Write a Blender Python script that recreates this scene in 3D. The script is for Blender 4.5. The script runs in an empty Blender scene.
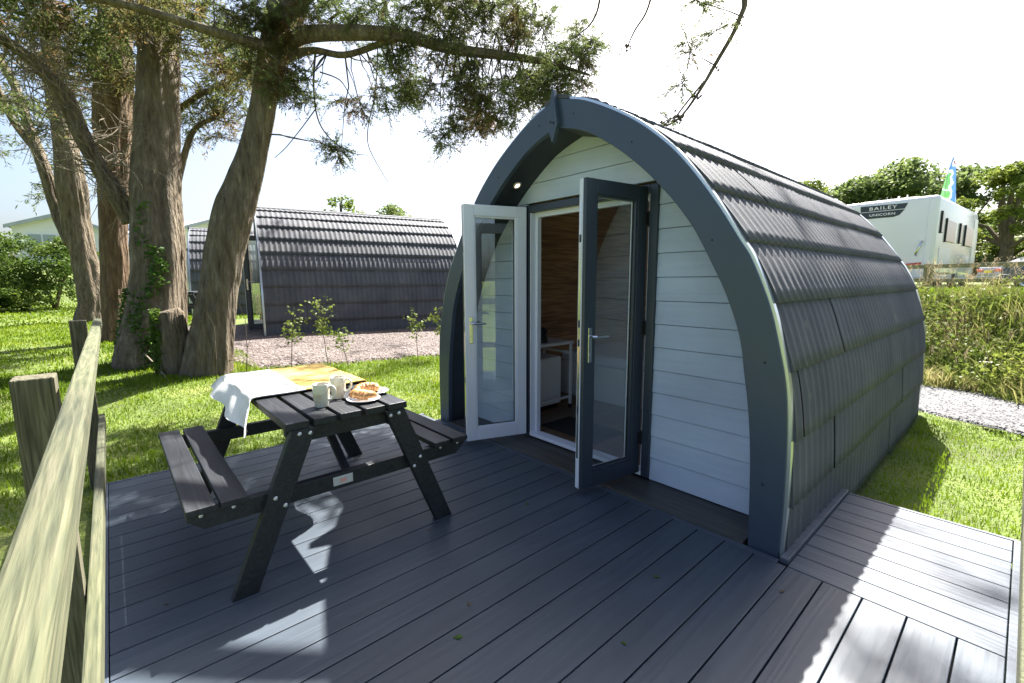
import bpy, math, random
import numpy as np
from mathutils import Vector, Matrix
random.seed(7)
RNG = np.random.default_rng(11)
scene = bpy.context.scene
COL = scene.collection
R = math.radians

# ------------------------------------------------------------------ materials
def new_mat(name):
    m = bpy.data.materials.new(name); m.use_nodes = True
    nt = m.node_tree; nt.nodes.clear()
    return m, nt
def N(nt, t, **kw):
    n = nt.nodes.new(t)
    for k, v in kw.items():
        if k in n.inputs: n.inputs[k].default_value = v
        else: setattr(n, k, v)
    return n
def c4(c): return (c[0], c[1], c[2], 1)
def coords(nt, scale=(1, 1, 1), kind='Object'):
    tc = N(nt, 'ShaderNodeTexCoord'); mp = N(nt, 'ShaderNodeMapping')
    mp.inputs['Scale'].default_value = scale
    nt.links.new(tc.outputs[kind], mp.inputs['Vector'])
    return mp.outputs['Vector']
def ramp(nt, fac, stops):
    r = N(nt, 'ShaderNodeValToRGB'); e = r.color_ramp.elements
    while len(e) < len(stops): e.new(0.5)
    for i, (p, c) in enumerate(stops):
        e[i].position = p; e[i].color = c4(c)
    nt.links.new(fac, r.inputs['Fac'])
    return r.outputs['Color']
def mat(name, stops, rough=0.6, scale=(4, 4, 4), detail=4, bump=0.0, bscale=None, bdist=0.01,
        metal=0.0, spec=0.5, transl=0.0, coat=0.0, rvar=0.0, musgrave=0.6):
    """stops: list of colours blended over noise; bump from second noise"""
    m, nt = new_mat(name)
    out = N(nt, 'ShaderNodeOutputMaterial'); p = N(nt, 'ShaderNodeBsdfPrincipled')
    p.inputs['Roughness'].default_value = rough; p.inputs['Metallic'].default_value = metal
    p.inputs['Specular IOR Level'].default_value = spec
    if coat: p.inputs['Coat Weight'].default_value = coat; p.inputs['Coat Roughness'].default_value = .15
    if not isinstance(stops[0], (tuple, list)): stops = [stops]
    col = None
    if len(stops) > 1:
        v = coords(nt, scale)
        n = N(nt, 'ShaderNodeTexNoise'); n.inputs['Scale'].default_value = 1; n.inputs['Detail'].default_value = detail
        n.inputs['Roughness'].default_value = musgrave
        nt.links.new(v, n.inputs['Vector'])
        k = len(stops)
        col = ramp(nt, n.outputs['Fac'], [(0.3 + 0.4 * i / (k - 1), s) for i, s in enumerate(stops)])
        nt.links.new(col, p.inputs['Base Color'])
        if rvar:
            mr = N(nt, 'ShaderNodeMapRange'); mr.inputs['To Min'].default_value = rough - rvar; mr.inputs['To Max'].default_value = rough + rvar
            mr.inputs['From Min'].default_value = .3; mr.inputs['From Max'].default_value = .7
            nt.links.new(n.outputs['Fac'], mr.inputs['Value']); nt.links.new(mr.outputs['Result'], p.inputs['Roughness'])
    else:
        p.inputs['Base Color'].default_value = c4(stops[0])
    if bump:
        v2 = coords(nt, bscale or scale)
        n2 = N(nt, 'ShaderNodeTexNoise'); n2.inputs['Scale'].default_value = 1; n2.inputs['Detail'].default_value = 5
        nt.links.new(v2, n2.inputs['Vector'])
        b = N(nt, 'ShaderNodeBump'); b.inputs['Strength'].default_value = bump; b.inputs['Distance'].default_value = bdist
        nt.links.new(n2.outputs['Fac'], b.inputs['Height']); nt.links.new(b.outputs['Normal'], p.inputs['Normal'])
    if transl:
        t = N(nt, 'ShaderNodeBsdfTranslucent'); mx = N(nt, 'ShaderNodeMixShader'); mx.inputs['Fac'].default_value = transl
        if col: nt.links.new(col, t.inputs['Color'])
        else: t.inputs['Color'].default_value = c4(stops[0])
        nt.links.new(p.outputs[0], mx.inputs[1]); nt.links.new(t.outputs[0], mx.inputs[2]); nt.links.new(mx.outputs[0], out.inputs[0])
    else: nt.links.new(p.outputs[0], out.inputs[0])
    return m

def wood_grain(name, cols, along='x', rough=.6, board=.15, grain=1.0, bumps=.3, across='y', rings=.10, phase=0.0, spec=.5, wear=.17):
    """grained timber: noise stretched along one axis, every board its own tone"""
    m, nt = new_mat(name)
    out = N(nt, 'ShaderNodeOutputMaterial'); p = N(nt, 'ShaderNodeBsdfPrincipled')
    p.inputs['Roughness'].default_value = rough; p.inputs['Specular IOR Level'].default_value = spec
    tc = N(nt, 'ShaderNodeTexCoord'); sx = N(nt, 'ShaderNodeSeparateXYZ'); nt.links.new(tc.outputs['Object'], sx.inputs[0])
    # board id
    dv = N(nt, 'ShaderNodeMath', operation='MULTIPLY_ADD'); dv.inputs[1].default_value = 1 / board; dv.inputs[2].default_value = phase
    nt.links.new(sx.outputs[across.upper()], dv.inputs[0])
    fl = N(nt, 'ShaderNodeMath', operation='FLOOR'); nt.links.new(dv.outputs[0], fl.inputs[0])
    wn = N(nt, 'ShaderNodeTexWhiteNoise', noise_dimensions='1D'); nt.links.new(fl.outputs[0], wn.inputs['W'])
    # grain vector
    mp = N(nt, 'ShaderNodeMapping'); s = [26 * grain] * 3; s['xyz'.index(along)] = 1.6 * grain
    mp.inputs['Scale'].default_value = s
    nt.links.new(tc.outputs['Object'], mp.inputs['Vector'])
    off = N(nt, 'ShaderNodeVectorMath', operation='SCALE'); off.inputs['Scale'].default_value = 37
    nt.links.new(wn.outputs['Color'], off.inputs[0])
    ad = N(nt, 'ShaderNodeVectorMath', operation='ADD'); nt.links.new(mp.outputs[0], ad.inputs[0]); nt.links.new(off.outputs[0], ad.inputs[1])
    n1 = N(nt, 'ShaderNodeTexNoise'); n1.inputs['Scale'].default_value = .35; n1.inputs['Detail'].default_value = 2; nt.links.new(ad.outputs[0], n1.inputs['Vector'])
    # cathedral rings: sine of the low noise
    mu = N(nt, 'ShaderNodeMath', operation='MULTIPLY'); mu.inputs[1].default_value = 60; nt.links.new(n1.outputs['Fac'], mu.inputs[0])
    sn = N(nt, 'ShaderNodeMath', operation='SINE'); nt.links.new(mu.outputs[0], sn.inputs[0])
    n2 = N(nt, 'ShaderNodeTexNoise'); n2.inputs['Scale'].default_value = 1.6; n2.inputs['Detail'].default_value = 5; nt.links.new(ad.outputs[0], n2.inputs['Vector'])
    a1 = N(nt, 'ShaderNodeMath', operation='MULTIPLY_ADD'); a1.inputs[1].default_value = rings; nt.links.new(sn.outputs[0], a1.inputs[0]); nt.links.new(n2.outputs['Fac'], a1.inputs[2])
    a2 = N(nt, 'ShaderNodeMath', operation='MULTIPLY_ADD'); a2.inputs[1].default_value = .22; nt.links.new(wn.outputs['Value'], a2.inputs[0]); nt.links.new(a1.outputs[0], a2.inputs[2])
    k = len(cols)
    col = ramp(nt, a2.outputs[0], [(0.38 + 0.45 * i / (k - 1), c) for i, c in enumerate(cols)])
    # broad blotches of wear
    n3 = N(nt, 'ShaderNodeTexNoise'); n3.inputs['Scale'].default_value = 1.3; n3.inputs['Detail'].default_value = 4; nt.links.new(tc.outputs['Object'], n3.inputs['Vector'])
    mr = N(nt, 'ShaderNodeMapRange'); mr.inputs['From Min'].default_value = .3; mr.inputs['From Max'].default_value = .7; mr.inputs['To Min'].default_value = 1 - wear; mr.inputs['To Max'].default_value = 1 + wear
    nt.links.new(n3.outputs['Fac'], mr.inputs['Value'])
    vm = N(nt, 'ShaderNodeVectorMath', operation='SCALE'); nt.links.new(col, vm.inputs[0]); nt.links.new(mr.outputs[0], vm.inputs['Scale'])
    nt.links.new(vm.outputs[0], p.inputs['Base Color'])
    rr = N(nt, 'ShaderNodeMapRange'); rr.inputs['From Min'].default_value = .3; rr.inputs['From Max'].default_value = .7; rr.inputs['To Min'].default_value = rough - .1; rr.inputs['To Max'].default_value = rough + .1
    nt.links.new(n3.outputs['Fac'], rr.inputs['Value']); nt.links.new(rr.outputs[0], p.inputs['Roughness'])
    b = N(nt, 'ShaderNodeBump'); b.inputs['Strength'].default_value = bumps; b.inputs['Distance'].default_value = .003
    nt.links.new(a1.outputs[0], b.inputs['Height']); nt.links.new(b.outputs['Normal'], p.inputs['Normal'])
    nt.links.new(p.outputs[0], out.inputs[0])
    return m

def gravel_mat(name, cols, scale=45, bump=1.0):
    m, nt = new_mat(name)
    out = N(nt, 'ShaderNodeOutputMaterial'); p = N(nt, 'ShaderNodeBsdfPrincipled'); p.inputs['Roughness'].default_value = .85
    v = coords(nt)
    vo = N(nt, 'ShaderNodeTexVoronoi'); vo.inputs['Scale'].default_value = scale; nt.links.new(v, vo.inputs['Vector'])
    sx = N(nt, 'ShaderNodeSeparateXYZ'); nt.links.new(vo.outputs['Color'], sx.inputs[0])
    n = N(nt, 'ShaderNodeTexNoise'); n.inputs['Scale'].default_value = 1.2; n.inputs['Detail'].default_value = 5; nt.links.new(v, n.inputs['Vector'])
    a = N(nt, 'ShaderNodeMath', operation='MULTIPLY_ADD'); a.inputs[1].default_value = .55; nt.links.new(sx.outputs[0], a.inputs[0])
    h = N(nt, 'ShaderNodeMath', operation='MULTIPLY'); h.inputs[1].default_value = .5; nt.links.new(n.outputs['Fac'], h.inputs[0]); nt.links.new(h.outputs[0], a.inputs[2])
    k = len(cols)
    col = ramp(nt, a.outputs[0], [(0.15 + 0.7 * i / (k - 1), c) for i, c in enumerate(cols)])
    nt.links.new(col, p.inputs['Base Color'])
    b = N(nt, 'ShaderNodeBump'); b.inputs['Strength'].default_value = bump; b.inputs['Distance'].default_value = .02; b.invert = True
    nt.links.new(vo.outputs['Distance'], b.inputs['Height']); nt.links.new(b.outputs['Normal'], p.inputs['Normal'])
    nt.links.new(p.outputs[0], out.inputs[0])
    return m

def glass_mat(name, refl=.11, tint=(.93, .96, .95)):
    m, nt = new_mat(name)
    out = N(nt, 'ShaderNodeOutputMaterial'); t = N(nt, 'ShaderNodeBsdfTransparent'); t.inputs[0].default_value = c4(tint)
    g = N(nt, 'ShaderNodeBsdfGlossy'); g.inputs['Roughness'].default_value = .005; g.inputs['Color'].default_value = (1, 1, 1, 1)
    lw = N(nt, 'ShaderNodeLayerWeight'); pw = N(nt, 'ShaderNodeMath', operation='POWER'); pw.inputs[1].default_value = 4.5; nt.links.new(lw.outputs['Facing'], pw.inputs[0])
    f = N(nt, 'ShaderNodeMath', operation='MULTIPLY_ADD'); f.inputs[1].default_value = .8; f.inputs[2].default_value = refl; nt.links.new(pw.outputs[0], f.inputs[0])
    mx = N(nt, 'ShaderNodeMixShader'); nt.links.new(f.outputs[0], mx.inputs[0]); nt.links.new(t.outputs[0], mx.inputs[1]); nt.links.new(g.outputs[0], mx.inputs[2])
    nt.links.new(mx.outputs[0], out.inputs[0])
    return m

M = {}
M['fascia'] = mat('dark_blue_grey_fascia', [(.044, .062, .094), (.050, .070, .104)], .33, (3, 3, 3), bump=.03, bscale=(60, 60, 60), rvar=.06)
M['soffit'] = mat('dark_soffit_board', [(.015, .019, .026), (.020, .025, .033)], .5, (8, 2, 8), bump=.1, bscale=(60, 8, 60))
M['trim'] = mat('pale_metal_edging', (.62, .66, .68), .3, metal=.85)
M['siding'] = wood_grain('pale_grey_cladding', [(.465, .535, .66), (.49, .56, .685), (.51, .58, .705)], 'x', .55, board=.155, across='z', phase=-.077, bumps=.6, grain=.8)
M['porch'] = wood_grain('brown_grey_porch_board', [(.040, .038, .035), (.062, .057, .05), (.085, .075, .062)], 'x', .5, board=.18)
M['upvc'] = mat('white_door_frame', [(.68, .70, .79), (.72, .745, .83)], .25, (2, 2, 2))
M['anthracite'] = mat('anthracite_door_face', [(.028, .038, .056), (.033, .044, .064)], .35, (30, 3, 30), bump=.05, bscale=(80, 6, 80))
M['glass'] = glass_mat('clear_door_glass')
M['darkglass'] = mat('dark_window_glass', (.02, .025, .03), .05, spec=.9)
M['chrome'] = mat('brushed_chrome', (.62, .62, .62), .22, metal=1)
M['black'] = mat('black_rubber', (.012, .012, .013), .55)
M['oak'] = wood_grain('warm_oak_boards', [(.20, .105, .048), (.36, .20, .095), (.50, .31, .16)], 'y', .5, board=.19, across='z', bumps=.2)
M['floor'] = wood_grain('brown_laminate_floor', [(.10, .06, .035), (.16, .10, .06), (.21, .14, .09)], 'y', .4, board=.19, across='x')
M['white'] = mat('white_lacquer', (.74, .75, .76), .35)
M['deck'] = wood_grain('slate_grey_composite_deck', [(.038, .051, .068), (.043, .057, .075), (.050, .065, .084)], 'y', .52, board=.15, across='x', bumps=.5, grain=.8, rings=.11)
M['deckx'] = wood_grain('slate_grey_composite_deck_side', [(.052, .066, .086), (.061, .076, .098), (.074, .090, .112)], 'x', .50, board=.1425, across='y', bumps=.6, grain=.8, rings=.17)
M['blackwood'] = wood_grain('black_painted_timber', [(.007, .008, .011), (.011, .013, .017), (.019, .021, .026)], 'x', .5, board=.127, across='y', bumps=.6, spec=.5)
M['fence'] = wood_grain('green_treated_pine', [(.040, .046, .022), (.066, .072, .035), (.088, .090, .046), (.115, .110, .063)], 'x', .85, board=.3, across='y', bumps=.9, grain=2.6, rings=.07, wear=.35)
M['postwood'] = wood_grain('green_treated_post', [(.04, .036, .020), (.085, .078, .046), (.135, .120, .075)], 'z', .85, board=.3, across='y', bumps=1.0, grain=2.4, rings=.10, wear=.3)
M['stone'] = mat('ceramic_white', (.72, .72, .70), .2, coat=.4)
M['mug'] = mat('cream_glazed_mug', [(.52, .44, .30), (.66, .62, .50), (.70, .72, .66)], .22, (9, 9, 22), coat=.6)
M['pastry'] = mat('golden_pastry', [(.20, .075, .02), (.46, .22, .07), (.62, .38, .16)], .5, (45, 45, 45), bump=.7, bscale=(70, 70, 70), bdist=.006)
M['blanketw'] = mat('cream_wool', [(.66, .65, .62), (.74, .73, .70)], .95, (30, 30, 30), bump=.5, bscale=(260, 260, 260), bdist=.002)
M['blankety'] = mat('ochre_wool', [(.52, .34, .09), (.60, .41, .12)], .95, (30, 30, 30), bump=.5, bscale=(260, 260, 260), bdist=.002)
M['bark'] = mat('grey_cypress_bark', [(.040, .029, .017), (.115, .086, .053), (.17, .135, .090), (.30, .245, .17)], .95, (15, 15, 2.6), 9, bump=1.0, bscale=(26, 26, 3.2), bdist=.10, musgrave=.72)
M['barkb'] = mat('brown_cypress_bark', [(.06, .035, .016), (.14, .088, .045), (.24, .17, .10)], .95, (15, 15, 2.6), 9, bump=1.0, bscale=(26, 26, 3.2), bdist=.10, musgrave=.72)
M['twig'] = mat('twig_bark', [(.05, .038, .024), (.12, .09, .055)], .9, (20, 20, 20))
M['deadtwig'] = mat('pale_dead_twigs', [(.13, .11, .075), (.24, .20, .14)], .9, (12, 12, 12))
M['cypress'] = mat('cypress_foliage', [(.20, .10, .05), (.09, .10, .035), (.105, .145, .042), (.20, .22, .075)], .65, (1.3, 1.3, 1.3), 5, transl=.5, spec=.18)
M['cypressb'] = mat('olive_brown_cypress_foliage', [(.24, .14, .06), (.16, .13, .05), (.12, .15, .04), (.22, .21, .08)], .7, (1.2, 1.2, 1.2), 4, transl=.5, spec=.18)
M['ivy'] = mat('ivy_leaves', [(.025, .055, .010), (.06, .13, .02), (.12, .22, .03)], .6, (9, 9, 9), transl=.25, spec=.18)
M['leafA'] = mat('broadleaf_foliage', [(.08, .12, .04), (.145, .195, .062), (.22, .265, .09)], .6, (.5, .5, .5), 5, transl=.5, spec=.18)
M['leafB'] = mat('yellow_green_foliage', [(.075, .115, .02), (.145, .19, .034), (.24, .27, .055)], .55, (.8, .8, .8), 5, transl=.42, spec=.18)
M['hedge'] = mat('hedge_foliage', [(.035, .07, .012), (.08, .13, .02), (.15, .20, .034)], .5, (1.1, 1.1, 1.1), 5, transl=.4, spec=.18)
M['conifer'] = mat('yellow_conifer_foliage', [(.04, .055, .012), (.09, .11, .02), (.16, .18, .03)], .6, (.8, .8, .8), 5, transl=.3, spec=.18)
M['grass'] = mat('grass_blades', [(.070, .115, .012), (.125, .20, .012), (.185, .265, .016), (.33, .35, .055)], .55, (1.3, 1.3, 1.3), 8, transl=.45, musgrave=.7, spec=.18)
M['ground'] = mat('lawn_soil_and_thatch', [(.07, .085, .025), (.10, .14, .02), (.16, .18, .04)], .95, (1.5, 1.5, 1.5), 8, bump=1, bscale=(30, 30, 30), bdist=.03)
M['weeds'] = mat('bank_grass', [(.085, .14, .02), (.165, .215, .038), (.31, .29, .10), (.50, .41, .22)], .7, (2.2, 2.2, 2.2), 6, transl=.35, spec=.18)
M['oldrail'] = wood_grain('weathered_field_rail', [(.14, .135, .075), (.21, .20, .115), (.28, .26, .16)], 'x', .85, board=.3, across='y', bumps=.8, grain=1.6)
M['straw'] = mat('dry_grass_heads', [(.34, .25, .14), (.52, .43, .28)], .9, (5, 5, 5), transl=.3)
M['umbel'] = mat('white_flower_heads', [(.62, .58, .48), (.74, .72, .66)], .9, (12, 12, 12))
M['gravel'] = gravel_mat('grey_stone_chippings', [(.04, .04, .043), (.08, .08, .085), (.12, .118, .12), (.20, .195, .195)], 38, .6)
M['pinkgravel'] = gravel_mat('pink_brown_gravel', [(.035, .026, .022), (.072, .052, .045), (.115, .088, .078), (.18, .15, .135)], 26)
M['vanwhite'] = mat('white_caravan_shell', [(.82, .79, .85), (.86, .835, .89)], .22, (.8, .8, .8), coat=.5)
M['decal'] = mat('dark_caravan_badge', (.035, .045, .065), .4)
M['red'] = mat('red_lamp_lens', (.55, .03, .02), .25, coat=.5)
M['carpaint'] = mat('dark_metallic_car_paint', (.06, .08, .12), .25, metal=.5, coat=1)
M['plate'] = mat('yellow_number_plate', (.75, .55, .02), .4)
M['greyroof'] = mat('grey_tiled_caravan_roof', [(.34, .37, .42), (.42, .45, .50)], .6, (3, 30, 3))
M['cream'] = mat('cream_caravan_cladding', [(.74, .73, .74), (.80, .79, .80)], .6, (.5, .5, 20))
M['concrete'] = mat('concrete_pad', [(.25, .24, .22), (.36, .35, .33)], .85, (12, 12, 12), bump=.4, bscale=(60, 60, 60))
M['mat'] = mat('black_door_mat', (.012, .012, .012), .95, bump=.8, bscale=(200, 200, 200))
M['plaque'] = mat('brushed_plaque', [(.50, .50, .50), (.60, .60, .60)], .45, (60, 6, 60), metal=.4)
M['pink'] = mat('pink_print', (.62, .30, .27), .5)
M['galv'] = mat('galvanised_bolt', (.60, .61, .62), .35, metal=.9)

# stone-coated roof tile
def tile_mat():
    m, nt = new_mat('charcoal_roof_tile'); out = N(nt, 'ShaderNodeOutputMaterial'); p = N(nt, 'ShaderNodeBsdfPrincipled')
    p.inputs['Roughness'].default_value = .78; p.inputs['Specular IOR Level'].default_value = .55
    v = coords(nt)
    a = N(nt, 'ShaderNodeTexNoise'); a.inputs['Scale'].default_value = 2.2; a.inputs['Detail'].default_value = 6; nt.links.new(v, a.inputs['Vector'])
    g = N(nt, 'ShaderNodeTexNoise'); g.inputs['Scale'].default_value = 260; g.inputs['Detail'].default_value = 2; nt.links.new(v, g.inputs['Vector'])
    mx = N(nt, 'ShaderNodeMath', operation='MULTIPLY_ADD'); mx.inputs[1].default_value = .5; nt.links.new(g.outputs['Fac'], mx.inputs[0])
    hf = N(nt, 'ShaderNodeMath', operation='MULTIPLY'); hf.inputs[1].default_value = .5; nt.links.new(a.outputs['Fac'], hf.inputs[0]); nt.links.new(hf.outputs[0], mx.inputs[2])
    col = ramp(nt, mx.outputs[0], [(.35, (.042, .045, .056)), (.5, (.066, .070, .083)), (.66, (.110, .112, .122))])
    # a few green-grey scuffs
    s = N(nt, 'ShaderNodeTexNoise'); s.inputs['Scale'].default_value = 5.5; s.inputs['Detail'].default_value = 7; nt.links.new(v, s.inputs['Vector'])
    rs = ramp(nt, s.outputs['Fac'], [(.66, (0, 0, 0)), (.74, (.55, .55, .55))])
    mc = N(nt, 'ShaderNodeMix', data_type='RGBA'); nt.links.new(rs, mc.inputs[0]); nt.links.new(col, mc.inputs[6]); mc.inputs[7].default_value = (.15, .155, .13, 1)
    nt.links.new(mc.outputs[2], p.inputs['Base Color'])
    b = N(nt, 'ShaderNodeBump'); b.inputs['Strength'].default_value = .5; b.inputs['Distance'].default_value = .004
    nt.links.new(g.outputs['Fac'], b.inputs['Height']); nt.links.new(b.outputs['Normal'], p.inputs['Normal'])
    nt.links.new(p.outputs[0], out.inputs[0]); return m
M['tile'] = tile_mat()
def lamp_mat():
    m, nt = new_mat('lit_downlight'); out = N(nt, 'ShaderNodeOutputMaterial'); e = N(nt, 'ShaderNodeEmission')
    e.inputs['Color'].default_value = (1, .78, .48, 1); e.inputs['Strength'].default_value = .9; nt.links.new(e.outputs[0], out.inputs[0]); return m
M['lamp'] = lamp_mat()

# ------------------------------------------------------------------ mesh builder
class MB:
    def __init__(s): s.v = []; s.f = []; s.m = []
    def add(s, verts, faces, mi=0):
        o = len(s.v); s.v.extend([tuple(v) for v in verts]); s.f.extend([tuple(i + o for i in f) for f in faces]); s.m.extend([mi] * len(faces)); return s
    def box(s, x0, x1, y0, y1, z0, z1, mtx=None, mi=0):
        v = [Vector(p) for p in ((x0, y0, z0), (x1, y0, z0), (x1, y1, z0), (x0, y1, z0), (x0, y0, z1), (x1, y0, z1), (x1, y1, z1), (x0, y1, z1))]
        if mtx: v = [mtx @ p for p in v]
        return s.add(v, [(0, 3, 2, 1), (4, 5, 6, 7), (0, 1, 5, 4), (1, 2, 6, 5), (2, 3, 7, 6), (3, 0, 4, 7)], mi)
    def prism(s, poly, axis, a, b, mi=0):
        """poly of 2D points extruded along axis x, y or z from a to b"""
        def P(p, t):
            return {'x': (t, p[0], p[1]), 'y': (p[0], t, p[1]), 'z': (p[0], p[1], t)}[axis]
        n = len(poly); v = [P(p, a) for p in poly] + [P(p, b) for p in poly]
        f = [tuple(range(n))[::-1], tuple(range(n, 2 * n))] + [(i, (i + 1) % n, n + (i + 1) % n, n + i) for i in range(n)]
        return s.add(v, f, mi)
    def lathe(s, prof, c=(0, 0, 0), seg=24, mi=0, axis='z'):
        v = []; n = len(prof)
        for i in range(seg):
            a = 2 * math.pi * i / seg
            for r, z in prof:
                q = (r * math.cos(a), r * math.sin(a), z)
                if axis == 'y': q = (q[0], z, q[1])
                if axis == 'x': q = (z, q[0], q[1])
                v.append((c[0] + q[0], c[1] + q[1], c[2] + q[2]))
        f = [(i * n + j, ((i + 1) % seg) * n + j, ((i + 1) % seg) * n + j + 1, i * n + j + 1) for i in range(seg) for j in range(n - 1)]
        return s.add(v, f, mi)
    def tube(s, pts, rad, seg=6, mi=0, ridge=None, cap=True):
        pts = [Vector(p) for p in pts]; n = len(pts)
        if not hasattr(rad, '__len__'): rad = [rad] * n
        v = []; up = Vector((0, 0, 1)); ref = None
        for i, p in enumerate(pts):
            t = (pts[min(i + 1, n - 1)] - pts[max(i - 1, 0)]).normalized()
            if ref is None: ref = Vector((1, 0, 0)) if abs(t.x) < .9 else Vector((0, 1, 0))
            a = (ref - t * ref.dot(t)).normalized(); b = t.cross(a); ref = a
            for k in range(seg):
                th = 2 * math.pi * k / seg; r = rad[i]
                if ridge: r *= ridge(th, i, p)
                v.append(p + a * math.cos(th) * r + b * math.sin(th) * r)
        f = [(i * seg + k, i * seg + (k + 1) % seg, (i + 1) * seg + (k + 1) % seg, (i + 1) * seg + k) for i in range(n - 1) for k in range(seg)]
        if cap: f += [tuple(range(seg))[::-1], tuple(range((n - 1) * seg, n * seg))]
        return s.add(v, f, mi)
    def build(s, name, mats, parent=None, smooth=False, bevel=0, loc=None, rotz=0):
        me = bpy.data.meshes.new(name); me.from_pydata(s.v, [], s.f)
        if not isinstance(mats, (list, tuple)): mats = [mats]
        for m in mats: me.materials.append(M[m] if isinstance(m, str) else m)
        if len(mats) > 1: me.polygons.foreach_set('material_index', s.m)
        if smooth: me.polygons.foreach_set('use_smooth', [True] * len(me.polygons))
        me.update()
        o = bpy.data.objects.new(name, me); COL.objects.link(o)
        if parent: o.parent = parent
        if loc: o.location = loc
        if rotz: o.rotation_euler.z = rotz
        if bevel:
            b = o.modifiers.new('bevel', 'BEVEL'); b.width = bevel; b.segments = 2; b.limit_method = 'ANGLE'; b.angle_limit = R(40)
        return o
def np_obj(name, V, F, mats, parent=None, smooth=False, mi=None):
    """fast mesh from numpy arrays; F is (n,3) or (n,4)"""
    me = bpy.data.meshes.new(name); V = np.asarray(V, dtype=np.float32); F = np.asarray(F, dtype=np.int32)
    me.vertices.add(len(V)); me.vertices.foreach_set('co', V.ravel())
    k = F.shape[1]; me.loops.add(F.size); me.loops.foreach_set('vertex_index', F.ravel())
    me.polygons.add(len(F)); me.polygons.foreach_set('loop_start', np.arange(0, F.size, k, dtype=np.int32))
    me.polygons.foreach_set('loop_total', np.full(len(F), k, dtype=np.int32))
    if not isinstance(mats, (list, tuple)): mats = [mats]
    for m in mats: me.materials.append(M[m])
    if mi is not None: me.polygons.foreach_set('material_index', np.asarray(mi, dtype=np.int32))
    if smooth: me.polygons.foreach_set('use_smooth', np.ones(len(F), dtype=bool))
    me.update(calc_edges=True); me.validate()
    o = bpy.data.objects.new(name, me); COL.objects.link(o)
    if parent: o.parent = parent
    return o
def tag(o, label=None, cat=None, group=None, kind=None):
    if label: o['label'] = label
    if cat: o['category'] = cat
    if group: o['group'] = group
    if kind: o['kind'] = kind
    return o
def empty(name, loc=(0, 0, 0), rotz=0):
    o = bpy.data.objects.new(name, None); COL.objects.link(o); o.location = loc; o.rotation_euler.z = rotz; o.empty_display_size = .2
    return o
def thing(name, label, cat, loc=(0, 0, 0), rotz=0, group=None):
    return tag(empty(name, loc, rotz), label, cat, group)
def copy_tree(o, parent=None):
    c = o.copy(); COL.objects.link(c); c.parent = parent
    for ch in [x for x in bpy.data.objects if x.parent == o]: copy_tree(ch, c)
    return c
def catmull(P, n=8):
    P = [np.array(p, float) for p in P]; out = []
    for i in range(len(P) - 1):
        p0 = P[max(i - 1, 0)]; p1 = P[i]; p2 = P[i + 1]; p3 = P[min(i + 2, len(P) - 1)]
        for k in range(n):
            t = k / n
            out.append(.5 * ((2 * p1) + (-p0 + p2) * t + (2 * p0 - 5 * p1 + 4 * p2 - p3) * t * t + (-p0 + 3 * p1 - 3 * p2 + p3) * t ** 3))
    out.append(P[-1]); return np.array(out)
def sm(t): t = np.clip(t, 0, 1); return t * t * (3 - 2 * t)
def hgt(x, y):
    x = np.asarray(x, float); y = np.asarray(y, float)
    d = np.maximum(0, -4 - x)
    z = -.12 + .09 * np.minimum(d, 5) + .012 * np.clip(d - 5, 0, 30) + .13 * np.clip(d - 21, 0, 14)
    s = .455 * x + .89 * y; b = sm((s - 5.2) / 2.0)
    top = 1.15 - .012 * np.clip(s - 8, 0, 22)
    z = z + (np.maximum(top, z) - z) * b
    return z + .015 * np.sin(x * 1.9 + 1) * np.sin(y * 2.3) * np.clip((np.abs(x + 2) - 2.5) / 2, 0, 1)
def H(x, y): return float(hgt(x, y))
SKY, SUN, EXPO = .062, 5.0, 2.22
RIGHT = (.662, .749); FWD = (-.749, .662)   # plan directions along and across the tree row
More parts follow.
